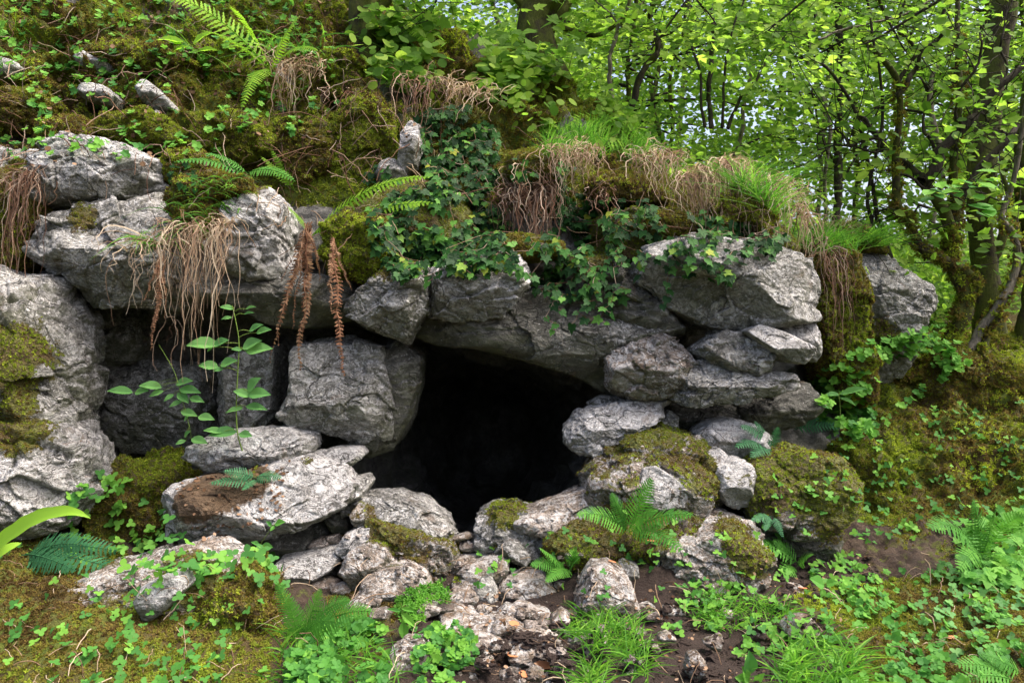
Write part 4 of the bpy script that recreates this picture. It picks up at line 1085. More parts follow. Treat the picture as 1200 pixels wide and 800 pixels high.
fern("dark glossy hard fern lying over the lower left leaves", (30, 650), None, [(152, 672, -.35, .1), (104, 640, -.25, .15), (140, 646, -.2, .12), (88, 668, -.4, .08)], 'fern_blue', .16, 18)
fern("pale bracken spreading along the crest above the blade fringe", (770, 178), None, [(648, 150, -.5, .25), (700, 138, -.3, .15), (824, 160, -.4, .2), (730, 180, -.5, .15), (800, 140, -.3, .1), (676, 172, -.6, .15)], 'fern_lime', .22, 20)
fern("small fern tucked under the flat topping slab, left rubble", (300, 562), None, [(246, 566, -.12, .1), (262, 552, -.1, .1), (330, 560, -.12, .1), (284, 574, -.15, 0)], 'fern_blue', .24, 11)
fern("tiny fern rising behind the upper cliff block shoulder", (345, 222), None, [(318, 176, -.1, .05), (306, 184, -.1, .1)], 'fern_lime', .15, 13)
fern("little fern in the grass below the wide moss wrapped boulder", (905, 604), None, [(880, 610, -.1, .1), (918, 630, -.1, .1), (896, 622, -.1, .1)], 'fern_blue', .24, 9)
fern("pale green fern at the very top edge beside the fern clump", (470, 36), None, [(430, 10, -.3, .2), (520, 10, -.3, .2), (500, 50, -.4, .2)], 'fern_lime', .2, 14)

# ------------------------------------------------------------------ dead hanging ferns
def hang_fern(label, base, ends, Y):
    b = W(base[0], base[1], Y)
    t = thing("dead_fern", label, "fern", b, "withered ferns hanging from the ledge")
    for tx, ty in ends:
        o = frond(t, b, b + rng.normal(size=3) * .02, W(tx, ty, Y - rng.uniform(-.08, .06)), rng.uniform(-.05, .16), M['dead_fern'], rng.uniform(.03, .05), 34, (rng.normal() * .8, -1, .1), "dead_frond")
        me = o.data
        co = np.empty(len(me.vertices) * 3, np.float32)
        me.vertices.foreach_get("co", co)
        co = co.reshape(-1, 3)
        s_ = float(rng.uniform(0, 9))
        co += .035 * np.stack([fbm(co * np.array((1, 1, 5.)) + s_ + 3 * k, 2, 5) for k in range(3)], 1) * np.array((1, .7, .4))
        co += .012 * np.stack([fbm(co * 28. + s_ + 3 * k, 2, 9) for k in range(3)], 1)
        me.vertices.foreach_set("co", co.ravel())
        me.update()


hang_fern("withered russet fern hanging in front of the left overhang", (362, 262), [(324, 404), (352, 434), (334, 360), (356, 396), (374, 330), (314, 424), (342, 384), (330, 330), (362, 370)], 5.15)
hang_fern("single long withered frond hanging right of the russet fern", (390, 280), [(404, 440), (388, 366), (412, 340), (396, 330)], 5.2)
hang_fern("dry brown fern rags under the left hanging grass", (192, 300), [(178, 410), (194, 372), (170, 350), (184, 390), (186, 330)], 5.1)


# ------------------------------------------------------------------ hanging dead grass and roots
def hanging(label, bx0, by0, bx1, by1, Y, ln, n, mat='straw', out=.14, w=.0035, name="dead_grass", group="dead grass and roots hanging from the ledges", spread=.06, cat="dead grass", useh=False):
    B, Ls = [], []
    for i in range(n):
        u = rng.random()
        px_, py_ = bx0 + (bx1 - bx0) * u, by0 + (by1 - by0) * u + rng.normal() * 5
        if useh:
            h = hit(px_, py_)
            b = h[0] if h and h[0][1] < 9 else W(px_, py_, Y)
        else:
            b = W(px_, py_, Y) + np.array((0, rng.normal() * .04, 0))
        B.append(b)
        Ls.append(rng.uniform(ln[0] * .4, ln[1]) * (.55 + .6 * math.sin(math.pi * u)) * (1 + .35 * float(vnoise(np.array([[u * 7, bx0 * .1, 0.]]), 3)[0])))
    B = np.array(B)
    Ls = np.array(Ls)
    k = 12
    s = np.linspace(0, 1, k)[None, :, None]
    od = np.stack((rng.normal(size=n) * 1.0 * spread, -out * rng.uniform(.4, 1.3, n), np.full(n, 0.05)), 1)
    hook = 1 - (1 - s) ** 3
    P = B[:, None, :] + od[:, None, :] * hook * (1 + .4 * s) + np.array((0, 0, -1.)) * (Ls[:, None, None] * s ** 1.25) + np.array((0, 0, 1.)) * .05 * np.sin(np.minimum(s * 5, math.pi)) * rng.uniform(.4, 1, (n, 1, 1))
    P = P + .019 * np.cumsum(rng.normal(size=(n, k, 3)) * np.array((1, .6, .2)), axis=1) * np.minimum(1, s * 3)
    cx_ = B[:, 0].mean()
    P[:, :, 0] += (cx_ - P[:, :, 0]) * .28 * (s[:, :, 0] ** 2)
    wd = w * rng.uniform(.25, 1.5, (n, 1)) * (1 - .75 * s[:, :, 0])
    o_ = B.mean(0)
    o = ribbons(P, np.repeat(wd, 1, 0), name, M[mat], None, o_)
    o.location = o_
    tag(o, label, cat, group)
    return o


hanging("thick straw coloured grass beard hanging left of the jagged block", 196, 268, 276, 262, 5.22, (.55, .95), 150, out=.10)
hanging("loose dry blades drooping at the left side of the thick grass beard", 148, 292, 205, 284, 5.25, (.2, .5), 34, out=.2, spread=.14)
hanging("pale dry grass spilling below the tall lime fern", 312, 76, 386, 84, 6.7, (.3, .6), 80, out=.22, w=.005)
hanging("bleached roots dangling at the top centre beneath the herbs", 468, 96, 520, 100, 6.5, (.35, .7), 60, 'root', out=.2, w=.0045)
hanging("straw fringe under the top centre herb leaves", 520, 104, 586, 118, 6.5, (.15, .4), 70, out=.2, w=.0045)
hanging("brown blade fringe along the crest, its left part above the red roots", 588, 208, 664, 186, 6.1, (.25, .55), 110, out=.16, w=.004)
hanging("thick brown blade fringe on the crest above the moss hump", 640, 182, 700, 184, 6.05, (.25, .45), 120, out=.2, w=.004)
hanging("short blade fringe over the ivy in the crest middle", 738, 186, 792, 190, 6.05, (.25, .45), 110, out=.2, w=.004)
hanging("dense brown grass mane at the left of the hanging moss cap", 792, 214, 848, 196, 5.85, (.35, .6), 210, out=.2, w=.004)
hanging("long brown grass mane sweeping over the right end of the crest", 848, 196, 918, 222, 5.85, (.4, .75), 260, out=.2, w=.004)
hanging("pale root bundle trailing down beside the big smooth block", 918, 226, 946, 262, 5.95, (.25, .5), 70, 'straw', out=.14, w=.004)
hanging("thin brown strands dangling under the moss hump", 690, 228, 724, 232, 5.85, (.15, .34), 26, 'root', out=.08, w=.004)
hanging("matted roots and moss strings down the mossy buttress", 950, 290, 990, 300, 6.2, (.3, .75), 60, 'root', out=.1, w=.004)
hanging("tangled brown roots at the far left edge beside the cliff block", 10, 214, 52, 200, 5.4, (.4, .85), 110, 'root', out=.12, w=.004)
hanging("fine straw roots among the moss right of the lime fern", 380, 110, 440, 118, 6.4, (.2, .5), 40, 'root', out=.15, w=.004)
hanging("red brown root mass under the crest, centre", 586, 230, 650, 224, 6.0, (.3, .6), 170, 'root', out=.10, w=.006)
hanging("dry grass wisp at the right end above the dark rock wall", 962, 262, 992, 272, 6.8, (.12, .3), 40, out=.15, w=.004)
hanging("two thin strands hanging before the dark recess", 196, 380, 206, 384, 5.3, (.3, .5), 5, 'root', out=.05, w=.003)

# ------------------------------------------------------------------ ivy
IVYM = [mesh_np("ivy_leaf", v, f, M['ivy'], False, {'rnd': np.full(len(v), r)}) for (v, f) in IVY for r in (0.0, .33, .66)]


def inpoly(x, y, poly):
    c = False
    j = len(poly) - 1
    for i in range(len(poly)):
        xi, yi = poly[i]
        xj, yj = poly[j]
        if (yi > y) != (yj > y) and x < (xj - xi) * (y - yi) / (yj - yi) + xi:
            c = not c
        j = i
    return c


def polysample(poly, n, clump=None):
    xs_ = [p[0] for p in poly]
    ys_ = [p[1] for p in poly]
    out = []
    while len(out) < n:
        x, y = random.uniform(min(xs_), max(xs_)), random.uniform(min(ys_), max(ys_))
        if inpoly(x, y, poly) and (clump is None or vnoise(np.array([[x / clump, y / clump, 3.3]]), 5)[0] > random.uniform(-.45, .35)):
            out.append((x, y))
    return out


def place_leaf(meshes, parent, origin, loc, n, size, name="leaf", down=True, droop=.5):
    o = bpy.data.objects.new(name, random.choice(meshes))
    C.objects.link(o)
    o.parent = parent
    nn = Vector(n).normalized()
    y = Vector((random.gauss(0, .6), random.gauss(0, .3), -1.0 if down else random.gauss(0, 1)))
    y = (y - nn * y.dot(nn)).normalized()
    x = y.cross(nn)
    m = Matrix((x, y, nn)).transposed().to_4x4()
    m.translation = Vector(loc) - Vector(origin)
    o.matrix_local = m @ Matrix.Diagonal((size, size, size, 1))
    return o


def ivy(label, poly, n, size=(.045, .08), lift=(.01, .09), clump=34, strands=None):
    pts = polysample(poly, n, clump)
    P = []
    for x, y in pts:
        h = hit(x, y)
        if h and h[0][1] < 7.6:
            P.append((h[0], h[1]))
    o0 = np.mean([p[0] for p in P], 0)
    t = thing("ivy", label, "ivy", o0, "ivy trailing over the cave roof")
    L = []
    for loc, nv in P:
        l_ = loc + unit(nv * .5 + np.array((0, -1., .2))) * random.uniform(*lift)
        nrm_ = unit(nv * .4 + np.array((0, -.75, .65)) + rng.normal(size=3) * .33)
        place_leaf(IVYM, t, o0, l_, nrm_, random.uniform(*size))
        L.append(l_)
    for st_ in strands or []:
        (x0, y0), (x1, y1), m, Y = st_
        for i in range(m):
            u = (i + .3) / m
            l_ = W(x0 + (x1 - x0) * u + random.gauss(0, 6), y0 + (y1 - y0) * u, Y)
            place_leaf(IVYM, t, o0, l_, unit(np.array((0, -.85, .5)) + rng.normal(size=3) * .25), random.uniform(*size))
            L.append(l_)
    L = np.array(L)
    if n > 280:
        Q = [h for h in (hit(x, y) for x, y in polysample(poly, int(n * 1.3), 16)) if h and h[0][1] < 7.6]
        q = np.array([h[0] for h in Q]) + np.array((0, -.03, .0)) * rng.uniform(.2, 4, (len(Q), 1))
        tag(stamp(IVY[0][0], IVY[0][1], q, np.broadcast_to(unit((0, -.8, .6)), q.shape).copy(), rng.uniform(*size, len(q)), rng.uniform(0, .6, len(q)), tilt=.4, name="leaves", mat=M['ivy'], parent=t, origin=o0, along=rng.normal(size=q.shape) * .5 + np.array((0, 0, -1.))), kind='stuff')
    # stems join each leaf with a near one higher up
    Ps = []
    for i in range(len(L)):
        d = np.linalg.norm(L - L[i], axis=1) + np.where(L[:, 2] <= L[i, 2] + .005, 9, 0)
        j = int(d.argmin())
        if d[j] < .6:
            a, b = L[i], L[j]
            s = np.linspace(0, 1, 6)[:, None]
            m_ = (a + b) / 2 + rng.normal(size=3) * .012 + np.array((0, .015, -.01))
            Ps.append((1 - s) ** 2 * a + 2 * s * (1 - s) * m_ + s ** 2 * b)
    if Ps:
        Ps = np.array(Ps)
        ribbons(Ps, np.full(Ps.shape[:2], .0022), "stem", M['root'], t, o0, tube=True)
    return t


ivy("dense dark ivy clump under the top centre herbs", [(498, 132), (560, 128), (584, 160), (580, 210), (556, 244), (520, 240), (498, 210), (492, 160)], 290, (.045, .08), (.02, .20))
ivy("broad ivy drape hanging left of centre over the lip stone", [(436, 262), (460, 226), (540, 224), (600, 250), (606, 318), (560, 326), (520, 318), (476, 332), (456, 306)], 285, (.045, .085), (.02, .14), strands=[((508, 310), (504, 334), 4, 5.3), ((536, 300), (545, 330), 4, 5.3)])
ivy("ivy spray trailing diagonally across the lintel, centre", [(578, 256), (620, 270), (680, 262), (740, 270), (772, 300), (744, 334), (716, 366), (680, 372), (640, 352), (610, 324), (576, 304)], 275, (.045, .085), (.02, .12), clump=18, strands=[((700, 330), (716, 382), 9, 5.4), ((652, 338), (646, 392), 7, 5.4), ((680, 350), (684, 384), 5, 5.4)])
ivy("ivy over the big smooth block, right of the diagonal spray", [(748, 262), (800, 268), (860, 272), (900, 262), (906, 296), (866, 332), (830, 320), (800, 326), (760, 296)], 130, (.045, .08), (.02, .10), 18, strands=[((786, 286), (790, 362), 9, 5.35), ((816, 300), (826, 330), 4, 5.35)])
ivy("scattered ivy climbing from the clump towards the blade fringe", [(560, 180), (620, 190), (640, 240), (620, 268), (580, 260), (556, 230)], 70, (.04, .07), (.02, .12))
ivy("thin ivy threads between the brown blades, right of the red roots", [(650, 196), (690, 196), (700, 250), (740, 262), (700, 280), (660, 262)], 60, (.04, .07), (.02, .10))
ivy("ivy mass under the blade fringe, right of the red roots", [(648, 216), (700, 230), (760, 236), (770, 268), (720, 276), (660, 268), (640, 244)], 190, (.045, .08), (.02, .16), 18)
ivy("ivy beard at the right end of the big smooth block top", [(800, 250), (850, 258), (900, 262), (926, 280), (900, 300), (850, 286), (806, 276)], 130, (.04, .07), (.02, .10), 18, strands=[((880, 296), (872, 336), 6, 5.3), ((850, 290), (846, 320), 5, 5.3)])
ivy("ivy leaves spilling over the golden cushion and lip stone, left centre", [(430, 250), (470, 244), (500, 260), (500, 316), (470, 326), (440, 300)], 120, (.045, .08), (.02, .12))
ivy("sparse dark ivy in the hollow left of the dense clump", [(418, 200), (440, 190), (476, 206), (500, 232), (480, 250), (440, 236)], 40, (.04, .07), (.02, .08))
ivy("small ivy sprig beside the upper cliff block shoulder", [(196, 196), (214, 186), (244, 200), (236, 232), (206, 226)], 22, (.04, .06), (.01, .06))


# ------------------------------------------------------------------ herbs with countable leaves
OVM = {k: [mesh_np("leaf", OVPOINT[0], OVPOINT[1], M[k], False, {'rnd': np.full(len(OVPOINT[0]), r)}) for r in (.1, .5)] for k in ('herb', 'herb_grey', 'lime')}
MAPM = [mesh_np("leaf", MAPLE[0], MAPLE[1], M['herb'], False, {'rnd': np.full(len(MAPLE[0]), r)}) for r in (.2, .6)]


def path3(pts, k=14):
    pts = np.array(pts, float)
    t = np.linspace(0, len(pts) - 1, k)
    i = np.clip(t.astype(int), 0, len(pts) - 2)
    f = (t - i)[:, None]
    p0 = pts[np.maximum(i - 1, 0)]
    p1, p2 = pts[i], pts[i + 1]
    p3 = pts[np.minimum(i + 2, len(pts) - 1)]
    return .5 * ((2 * p1) + (-p0 + p2) * f + (2 * p0 - 5 * p1 + 4 * p2 - p3) * f ** 2 + (-p0 + 3 * p1 - 3 * p2 + p3) * f ** 3)


def stalked(label, stem, Y, leaves, mat='herb', group=None, name="herb", wid=.004, cat="plant"):
    """stem: px polyline; leaves: (px, py of the leaf's own stalk end, tip px, tip py, size m)"""
    S = np.array([W(a, b, Y + (c[0] if c else 0)) for a, b, *c in stem])
    o0 = S[0]
    t = thing(name, label, cat, o0, group)
    sp = path3(S, 24)
    Ps = [sp]
    Wd = [np.linspace(wid, wid * .5, 24)]
    for ax, ay, bx, by, sz in leaves:
        a = W(ax, ay, Y)
        j = int(np.linalg.norm(sp - a, axis=1).argmin())
        s = np.linspace(0, 1, 24)[:, None]
        Ps.append(sp[j] * (1 - s) + a * s + np.array((0, 0, .01)) * np.sin(s * math.pi))
        Wd.append(np.full(24, wid * .4))
        b = W(bx, by, Y - .03)
        n = unit(np.array((random.gauss(0, .2), -.75, .7)))
        o = bpy.data.objects.new("leaf", random.choice(OVM[mat]))
        C.objects.link(o)
        o.parent = t
        y = unit(b - a)
        x = unit(np.cross(y, n))
        z = np.cross(x, y)
        m = Matrix((Vector(x), Vector(y), Vector(z))).transposed().to_4x4()
        m.translation = Vector(a - o0)
        L = float(np.linalg.norm(b - a))
        o.matrix_local = m @ Matrix.Diagonal((L * sz * .9, L * .9, L, 1))
    ribbons(np.array(Ps), np.array(Wd), "stem", M['stem'], t, o0, tube=True)
    return t


stalked("tall leafy stem with round paired leaflets before the left recess", [(284, 528), (278, 505), (277, 470), (279, 430), (280, 400), (276, 375), (272, 358)], 5.15, [
    (274, 362, 256, 358, .8), (272, 372, 258, 373, .7), (288, 362, 300, 358, .5), (286, 368, 298, 365, .5), (256, 404, 214, 401, .75), (250, 405, 268, 396, .9), (249, 407, 242, 412, .8),
    (284, 408, 306, 396, 1.0), (288, 412, 320, 405, .8), (284, 410, 270, 408, .8), (256, 430, 230, 426, .9), (258, 428, 278, 420, .9), (262, 432, 248, 434, .8),
    (290, 458, 304, 440, 1.15), (290, 462, 318, 460, .85), (294, 464, 272, 456, .9), (285, 478, 262, 482, .6), (288, 476, 314, 478, .6), (300, 390, 318, 384, .8), (292, 388, 308, 378, .8), (278, 506, 240, 508, .7), (280, 508, 296, 510, .9), (262, 506, 236, 502, .6)], 'herb_grey', wid=.005)
stalked("spreading herb with many small leaflets left of the tall stem", [(222, 500), (214, 470), (206, 440), (196, 420), (186, 404)], 5.2, [
    (156, 460, 122, 455, .6), (158, 460, 174, 456, .9), (190, 454, 160, 449, .7), (192, 458, 172, 464, .7), (206, 450, 226, 444, .8), (210, 456, 236, 458, .7), (204, 462, 190, 470, .8), (214, 470, 196, 476, .7), (222, 466, 240, 470, .7), (212, 482, 232, 486, .7), (208, 460, 222, 472, .8), (224, 484, 214, 494, .6), (232, 488, 252, 490, .8), (218, 516, 204, 520, .8), (224, 514, 244, 518, .8), (216, 512, 222, 504, .9)], 'herb_grey', wid=.003)
stalked("thin reddish stemmed sapling with a few small leaves before the slab pile", [(296, 660), (304, 640), (314, 624), (322, 612)], 4.75, [
    (322, 614, 334, 610, .9), (322, 616, 316, 622, .9), (318, 616, 312, 610, .8), (306, 640, 320, 640, .9), (304, 642, 296, 646, .9), (304, 638, 294, 634, .8)], 'herb', wid=.002)
stalked("young plant with upright oval leaves at the bottom edge", [(880, 812), (878, 800), (880, 784)], 3.6, [
    (878, 790, 880, 762, .9), (880, 800, 862, 792, 1.1), (882, 798, 900, 806, .8), (876, 800, 872, 780, .8), (884, 800, 896, 788, .7)], 'herb', wid=.004)
stalked("weed with two broad round leaves beside the earth path", [(966, 700), (966, 690), (968, 682)], 4.6, [
    (966, 686, 950, 676, 1.2), (968, 684, 982, 680, 1.1), (966, 690, 962, 700, .9)], 'herb', wid=.003)
stalked("long pale leaves arching from the dark slope under the tree", [(985, 490), (984, 470), (982, 462)], 5.9, [
    (984, 462, 1020, 452, .35), (984, 462, 964, 462, .5), (984, 466, 1006, 474, .4)], 'herb_grey', wid=.004)
stalked("drooping two leaved herb in the gravel below the stained boulder", [(468, 752), (470, 735), (472, 716), (470, 706)], 4.2, [
    (472, 728, 474, 752, .8), (470, 718, 490, 736, .5), (470, 716, 452, 712, .4), (470, 712, 488, 716, .4)], 'herb', wid=.004)
stalked("leafy herb at the top edge beside the lime fern", [(236, 70), (226, 56), (214, 50)], 6.6, [
    (226, 52, 248, 34, .7), (222, 54, 196, 60, .5), (216, 50, 180, 42, .5), (214, 52, 190, 48, .5), (232, 60, 256, 56, .5)], 'lime', wid=.004)

# bright strap leaf, lower left
def strap(label, pts, Y, wid_px, mat='lime'):
    S = np.array([W(a, b, Y + c) for a, b, c in pts])
    p = path3(S, 30)
    k = len(p)
    u = np.linspace(0, 1, k)
    w = wid_px * Y / F * np.sin(np.clip(u * 1.05 + .12, 0, 1) ** .8 * math.pi) ** .6 * (1 + .06 * np.sin(u * 40))
    t = unit(np.gradient(p, axis=0))
    side = unit(np.cross(t, np.array((.1, -.75, .65))))
    nn = np.cross(side, t)
    v = np.stack((p - side * w[:, None] + nn * w[:, None] * .35, p, p + side * w[:, None] + nn * w[:, None] * .3), 1).reshape(-1, 3)
    i = np.arange(k * 3).reshape(k, 3)
    f = np.concatenate([np.stack((i[:-1, a], i[:-1, a + 1], i[1:, a + 1], i[1:, a]), -1) for a in (0, 1)])
    o0 = S[0]
    me = mesh_np("strap_leaf", v - o0, f, M[mat], True, {'rnd': np.full(len(v), .3)})
    o = link("strap_leaf", me, None, o0)
    tag(o, label, "leaf")
    return o


strap("large glossy lime strap leaf arching in from the left edge", [(-14, 648, 0), (14, 626, -.05), (48, 606, -.1), (88, 600, -.15), (124, 618, -.12)], 4.3, 11)
strap("narrow lime blade behind the large strap leaf", [(-20, 664, .05), (6, 644, .05), (30, 634, .1)], 4.35, 7)

# ------------------------------------------------------------------ low green growth nobody could count
def cover(name, label, poly, n, shape, mat, size, clump=26, lift=(.01, .06), face_=(0, -.55, .85), tilt=.35, maxY=12, dens_hit=True):
    pts = polysample(poly, n, clump)
    P, N = [], []
    for x, y in pts:
        h = hit(x, y)
        if h and h[0][1] < maxY:
            P.append(h[0])
            N.append(h[1])
    P, N = np.array(P), np.array(N)
    P = P + unit(N + np.array((0, -.3, .8))) * rng.uniform(lift[0], lift[1], (len(P), 1))
    nn = unit(N * .3 + np.array(face_))
    o = stamp(shape[0], shape[1], P, nn, rng.uniform(size[0], size[1], len(P)), np.clip(.5 + .5 * fbm(P * 4, 2, 8) + rng.normal(size=len(P)) * .15, 0, 1), tilt=tilt, name=name, mat=M[mat])
    tag(o, label, kind='stuff')
    return o


cover("undergrowth", "mixed small green leaves over the lower left moss", [(-10, 610), (60, 640), (190, 640), (330, 650), (330, 820), (-10, 820)], 210, TRI, 'herb', (.03, .055), 24)
cover("undergrowth", "bright nettle like leaves at the bottom left of centre", [(350, 752), (400, 734), (446, 740), (458, 780), (450, 820), (330, 820)], 330, HERBP, 'herb', (.035, .065), 60, (.01, .09))
cover("undergrowth", "bright leaves left of the path stones", [(482, 740), (520, 738), (556, 752), (564, 820), (490, 820)], 220, HERBP, 'herb', (.03, .05), 40, (.01, .07))
cover("undergrowth", "moss and feathery weeds beside the stained boulders", [(490, 690), (520, 684), (530, 708), (500, 740), (440, 744), (430, 720)], 240, TUFT, 'grass', (.02, .035), 30, (.0, .04))
cover("undergrowth", "round leaved weeds over the right foreground moss", [(1000, 660), (1060, 668), (1210, 640), (1210, 820), (990, 820), (960, 760)], 330, HERBP, 'herb', (.03, .055), 34)
cover("undergrowth", "greyish round leaves among the right foreground moss", [(1040, 680), (1120, 660), (1200, 700), (1200, 790), (1060, 780)], 130, TRI, 'herb_grey', (.03, .055), 26)
cover("undergrowth", "broad ivy like leaves around the right slope fern", [(1120, 620), (1210, 600), (1210, 690), (1130, 690)], 260, MAPLE, 'herb', (.05, .09), 60, (.02, .12))
cover("undergrowth", "little weeds along the path edge, right of centre", [(800, 690), (900, 680), (1000, 650), (1030, 700), (1000, 760), (900, 790), (780, 740)], 300, TRI, 'herb', (.03, .055), 26)
cover("undergrowth", "leaves on the slope beneath the multi stemmed tree", [(960, 440), (1040, 400), (1110, 380), (1130, 430), (1060, 480), (1010, 520), (960, 500)], 420, HERBP, 'herb', (.05, .08), 40, (.02, .12))
cover("undergrowth", "scattered tiny leaves on the right mossy slope", [(960, 480), (1210, 470), (1210, 620), (1000, 640)], 240, TRI, 'herb', (.03, .055), 24)
cover("undergrowth", "small leaves over the mossy bank at top left", [(0, 0), (400, 0), (400, 130), (300, 190), (0, 190)], 480, HERBP, 'herb', (.04, .075), 26, (.02, .10))
cover("undergrowth", "green leaves growing beside the bank herbs, top centre", [(410, 40), (600, 20), (640, 90), (600, 128), (440, 110)], 900, OVATE, 'tree_leaf', (.07, .13), 60, (.03, .30))
cover("undergrowth", "bright small leaves on the bank below the mossy trunk", [(600, 90), (760, 90), (800, 150), (700, 180), (600, 150)], 520, OVATE, 'tree_leaf', (.06, .10), 40, (.03, .22))
cover("undergrowth", "lime leaves catching light along the top of the bank", [(420, -10), (900, -10), (920, 120), (620, 110), (430, 60)], 700, MAPLE, 'tree_leaf', (.08, .14), 60, (.1, .6))
cover("undergrowth", "little rosettes in the moss around the rock pile, centre", [(560, 640), (740, 600), (840, 600), (900, 700), (760, 720), (700, 700), (560, 700)], 90, TRI, 'herb', (.03, .05), 20)
cover("undergrowth", "light green leaves on and around the mossy boulders, right", [(920, 520), (1000, 560), (1000, 660), (900, 660), (880, 620)], 45, TRI, 'herb', (.03, .06), 24)
cover("undergrowth", "small leaves before the left wall and slab pile", [(90, 560), (200, 560), (220, 660), (330, 640), (340, 690), (200, 680), (60, 660)], 150, TRI, 'herb', (.045, .08), 30, (.02, .08))


def grass(label, poly, n, ln, mat='grass', lean=.5, w=.0028, clump=30, maxY=11, name="grass", kink=0.25):
    pts = polysample(poly, n, clump)
    B = []
    for x, y in pts:
        h = hit(x, y)
        if h and h[0][1] < maxY:
            B.append(h[0])
    B = np.array(B)
    n = len(B)
    k = 7
    s = np.linspace(0, 1, k)[None, :, None]
    L = rng.uniform(ln[0], ln[1], (n, 1, 1))
    d = np.stack((rng.normal(size=n) * lean, rng.normal(size=n) * lean - lean * .6, np.ones(n)), 1)
    d = unit(d)[:, None, :]
    P = B[:, None, :] + d * L * s + np.array((0, 0, -1.)) * L * kink * s ** 2.2 + d * np.array((1, 1, 0)) * L * .5 * s ** 2
    wd = w * rng.uniform(.6, 1.3, (n, 1)) * (1 - s[:, :, 0] ** 1.6) + .0002
    o = ribbons(P, wd, name, M[mat])
    tag(o, label, kind='stuff')
    return o


grass("fine bright grass growing along the right crest of the bank", [(770, 200), (800, 160), (860, 170), (930, 210), (960, 262), (950, 290), (880, 230), (820, 206)], 6500, (.16, .5), lean=.75, clump=28)
grass("soft lime grass at the right end of the crest behind the dark rock wall", [(930, 250), (1000, 250), (1040, 290), (1000, 300), (950, 300)], 800, (.12, .32), lean=.8, clump=26)
grass("soft grass on the crest above the brown blade fringe", [(630, 170), (700, 150), (790, 160), (800, 200), (700, 190), (640, 188)], 1600, (.15, .30), lean=.6)
grass("bright green grass around the stone spike by the path", [(700, 720), (745, 728), (766, 780), (760, 820), (676, 820), (690, 770)], 420, (.10, .22), lean=.6, w=.004)
grass("grass blades beside the leaning chip at the path head", [(660, 706), (694, 722), (690, 752), (660, 748)], 90, (.10, .18), lean=.7, w=.004)
grass("long bent grass at the bottom edge right of centre", [(920, 760), (980, 744), (1010, 770), (1000, 820), (900, 820)], 360, (.12, .24), lean=.7, w=.0045)
grass("small grass tufts below the brown boulder", [(820, 700), (900, 690), (930, 720), (860, 750), (810, 730)], 420, (.06, .14), lean=.6, w=.003)
grass("thin green blades over the long left ledge block", [(140, 260), (200, 250), (230, 270), (210, 290), (160, 290)], 70, (.2, .4), lean=.9, w=.004, kink=.9)
grass("fresh blades on top of the moss cushion above the grass beard", [(210, 216), (280, 210), (280, 260), (216, 262)], 110, (.12, .22), lean=.8, w=.004, kink=.8)
grass("arched blades beside the lime fern, top left", [(300, 60), (380, 40), (390, 80), (310, 90)], 60, (.3, .5), lean=.9, w=.006, kink=.7)
grass("sparse blades on the top left bank", [(0, 0), (300, 0), (300, 100), (0, 100)], 120, (.12, .3), lean=.9, w=.003)
grass("dark green blades in the bottom left foreground", [(330, 740), (460, 730), (470, 820), (320, 820)], 300, (.1, .2), lean=.7, w=.004)

# straw, twigs and litter
def strewn(label, poly, n, ln, mat, w, name, maxY=9, sag=.25, clump=None):
    pts = polysample(poly, n, clump)
    Ps = []
    for x, y in pts:
        h = hit(x, y)
        if not h or h[0][1] > maxY:
            continue
        b, nv = h
        d = unit(np.cross(nv, rng.normal(size=3)) + nv * .15)
        L = rng.uniform(*ln)
        s = np.linspace(0, 1, 7)[:, None]
        p = b + nv * .012 + d * L * s + nv * .3 * L * sag * np.sin(s * math.pi) + np.array((0, 0, -1.)) * L * sag * s ** 2 + np.cumsum(rng.normal(size=(7, 3)) * .03 * L, 0)
        Ps.append(p)
    Ps = np.array(Ps)
    o = ribbons(Ps, np.full(Ps.shape[:2], 1.) * rng.uniform(.5, 1.2, (len(Ps), 1)) * w, name, M[mat], tube=True)
    tag(o, label, kind='stuff')
    return o


strewn("dead stalks and fine twigs caught in the upper bank moss", [(-10, -10), (480, -10), (480, 190), (200, 200), (0, 190)], 420, (.1, .45), 'root', .0035, "twig_litter", 9)
strewn("straw and rootlets over the brow of the cave", [(220, 180), (960, 150), (960, 280), (640, 280), (300, 280)], 260, (.1, .35), 'straw', .003, "straw_litter", 8)
strewn("twigs and straw lying over the lower ground", [(0, 660), (1200, 640), (1200, 810), (0, 810)], 260, (.06, .22), 'straw', .0025, "straw_litter", 7)
cover("leaf_litter", "brown fallen leaf scraps on the earth in front of the cave", [(470, 690), (760, 690), (960, 640), (1040, 650), (1010, 720), (900, 800), (560, 810), (470, 790)], 480, OVATE, 'litter', (.010, .028), 40, (.002, .012), (0, -.1, 1), .5)
cover("leaf_litter", "dry leaf scraps between the rubble stones", [(200, 560), (340, 540), (330, 600), (230, 640)], 160, OVATE, 'litter', (.015, .035), 30, (.002, .012), (0, -.3, 1), .5)
cover("leaf_litter", "dead leaves caught on the upper bank", [(0, 0), (480, 0), (560, 180), (60, 200)], 500, OVATE, 'litter', (.02, .05), 30, (.005, .03), (0, -.4, .8), .6)

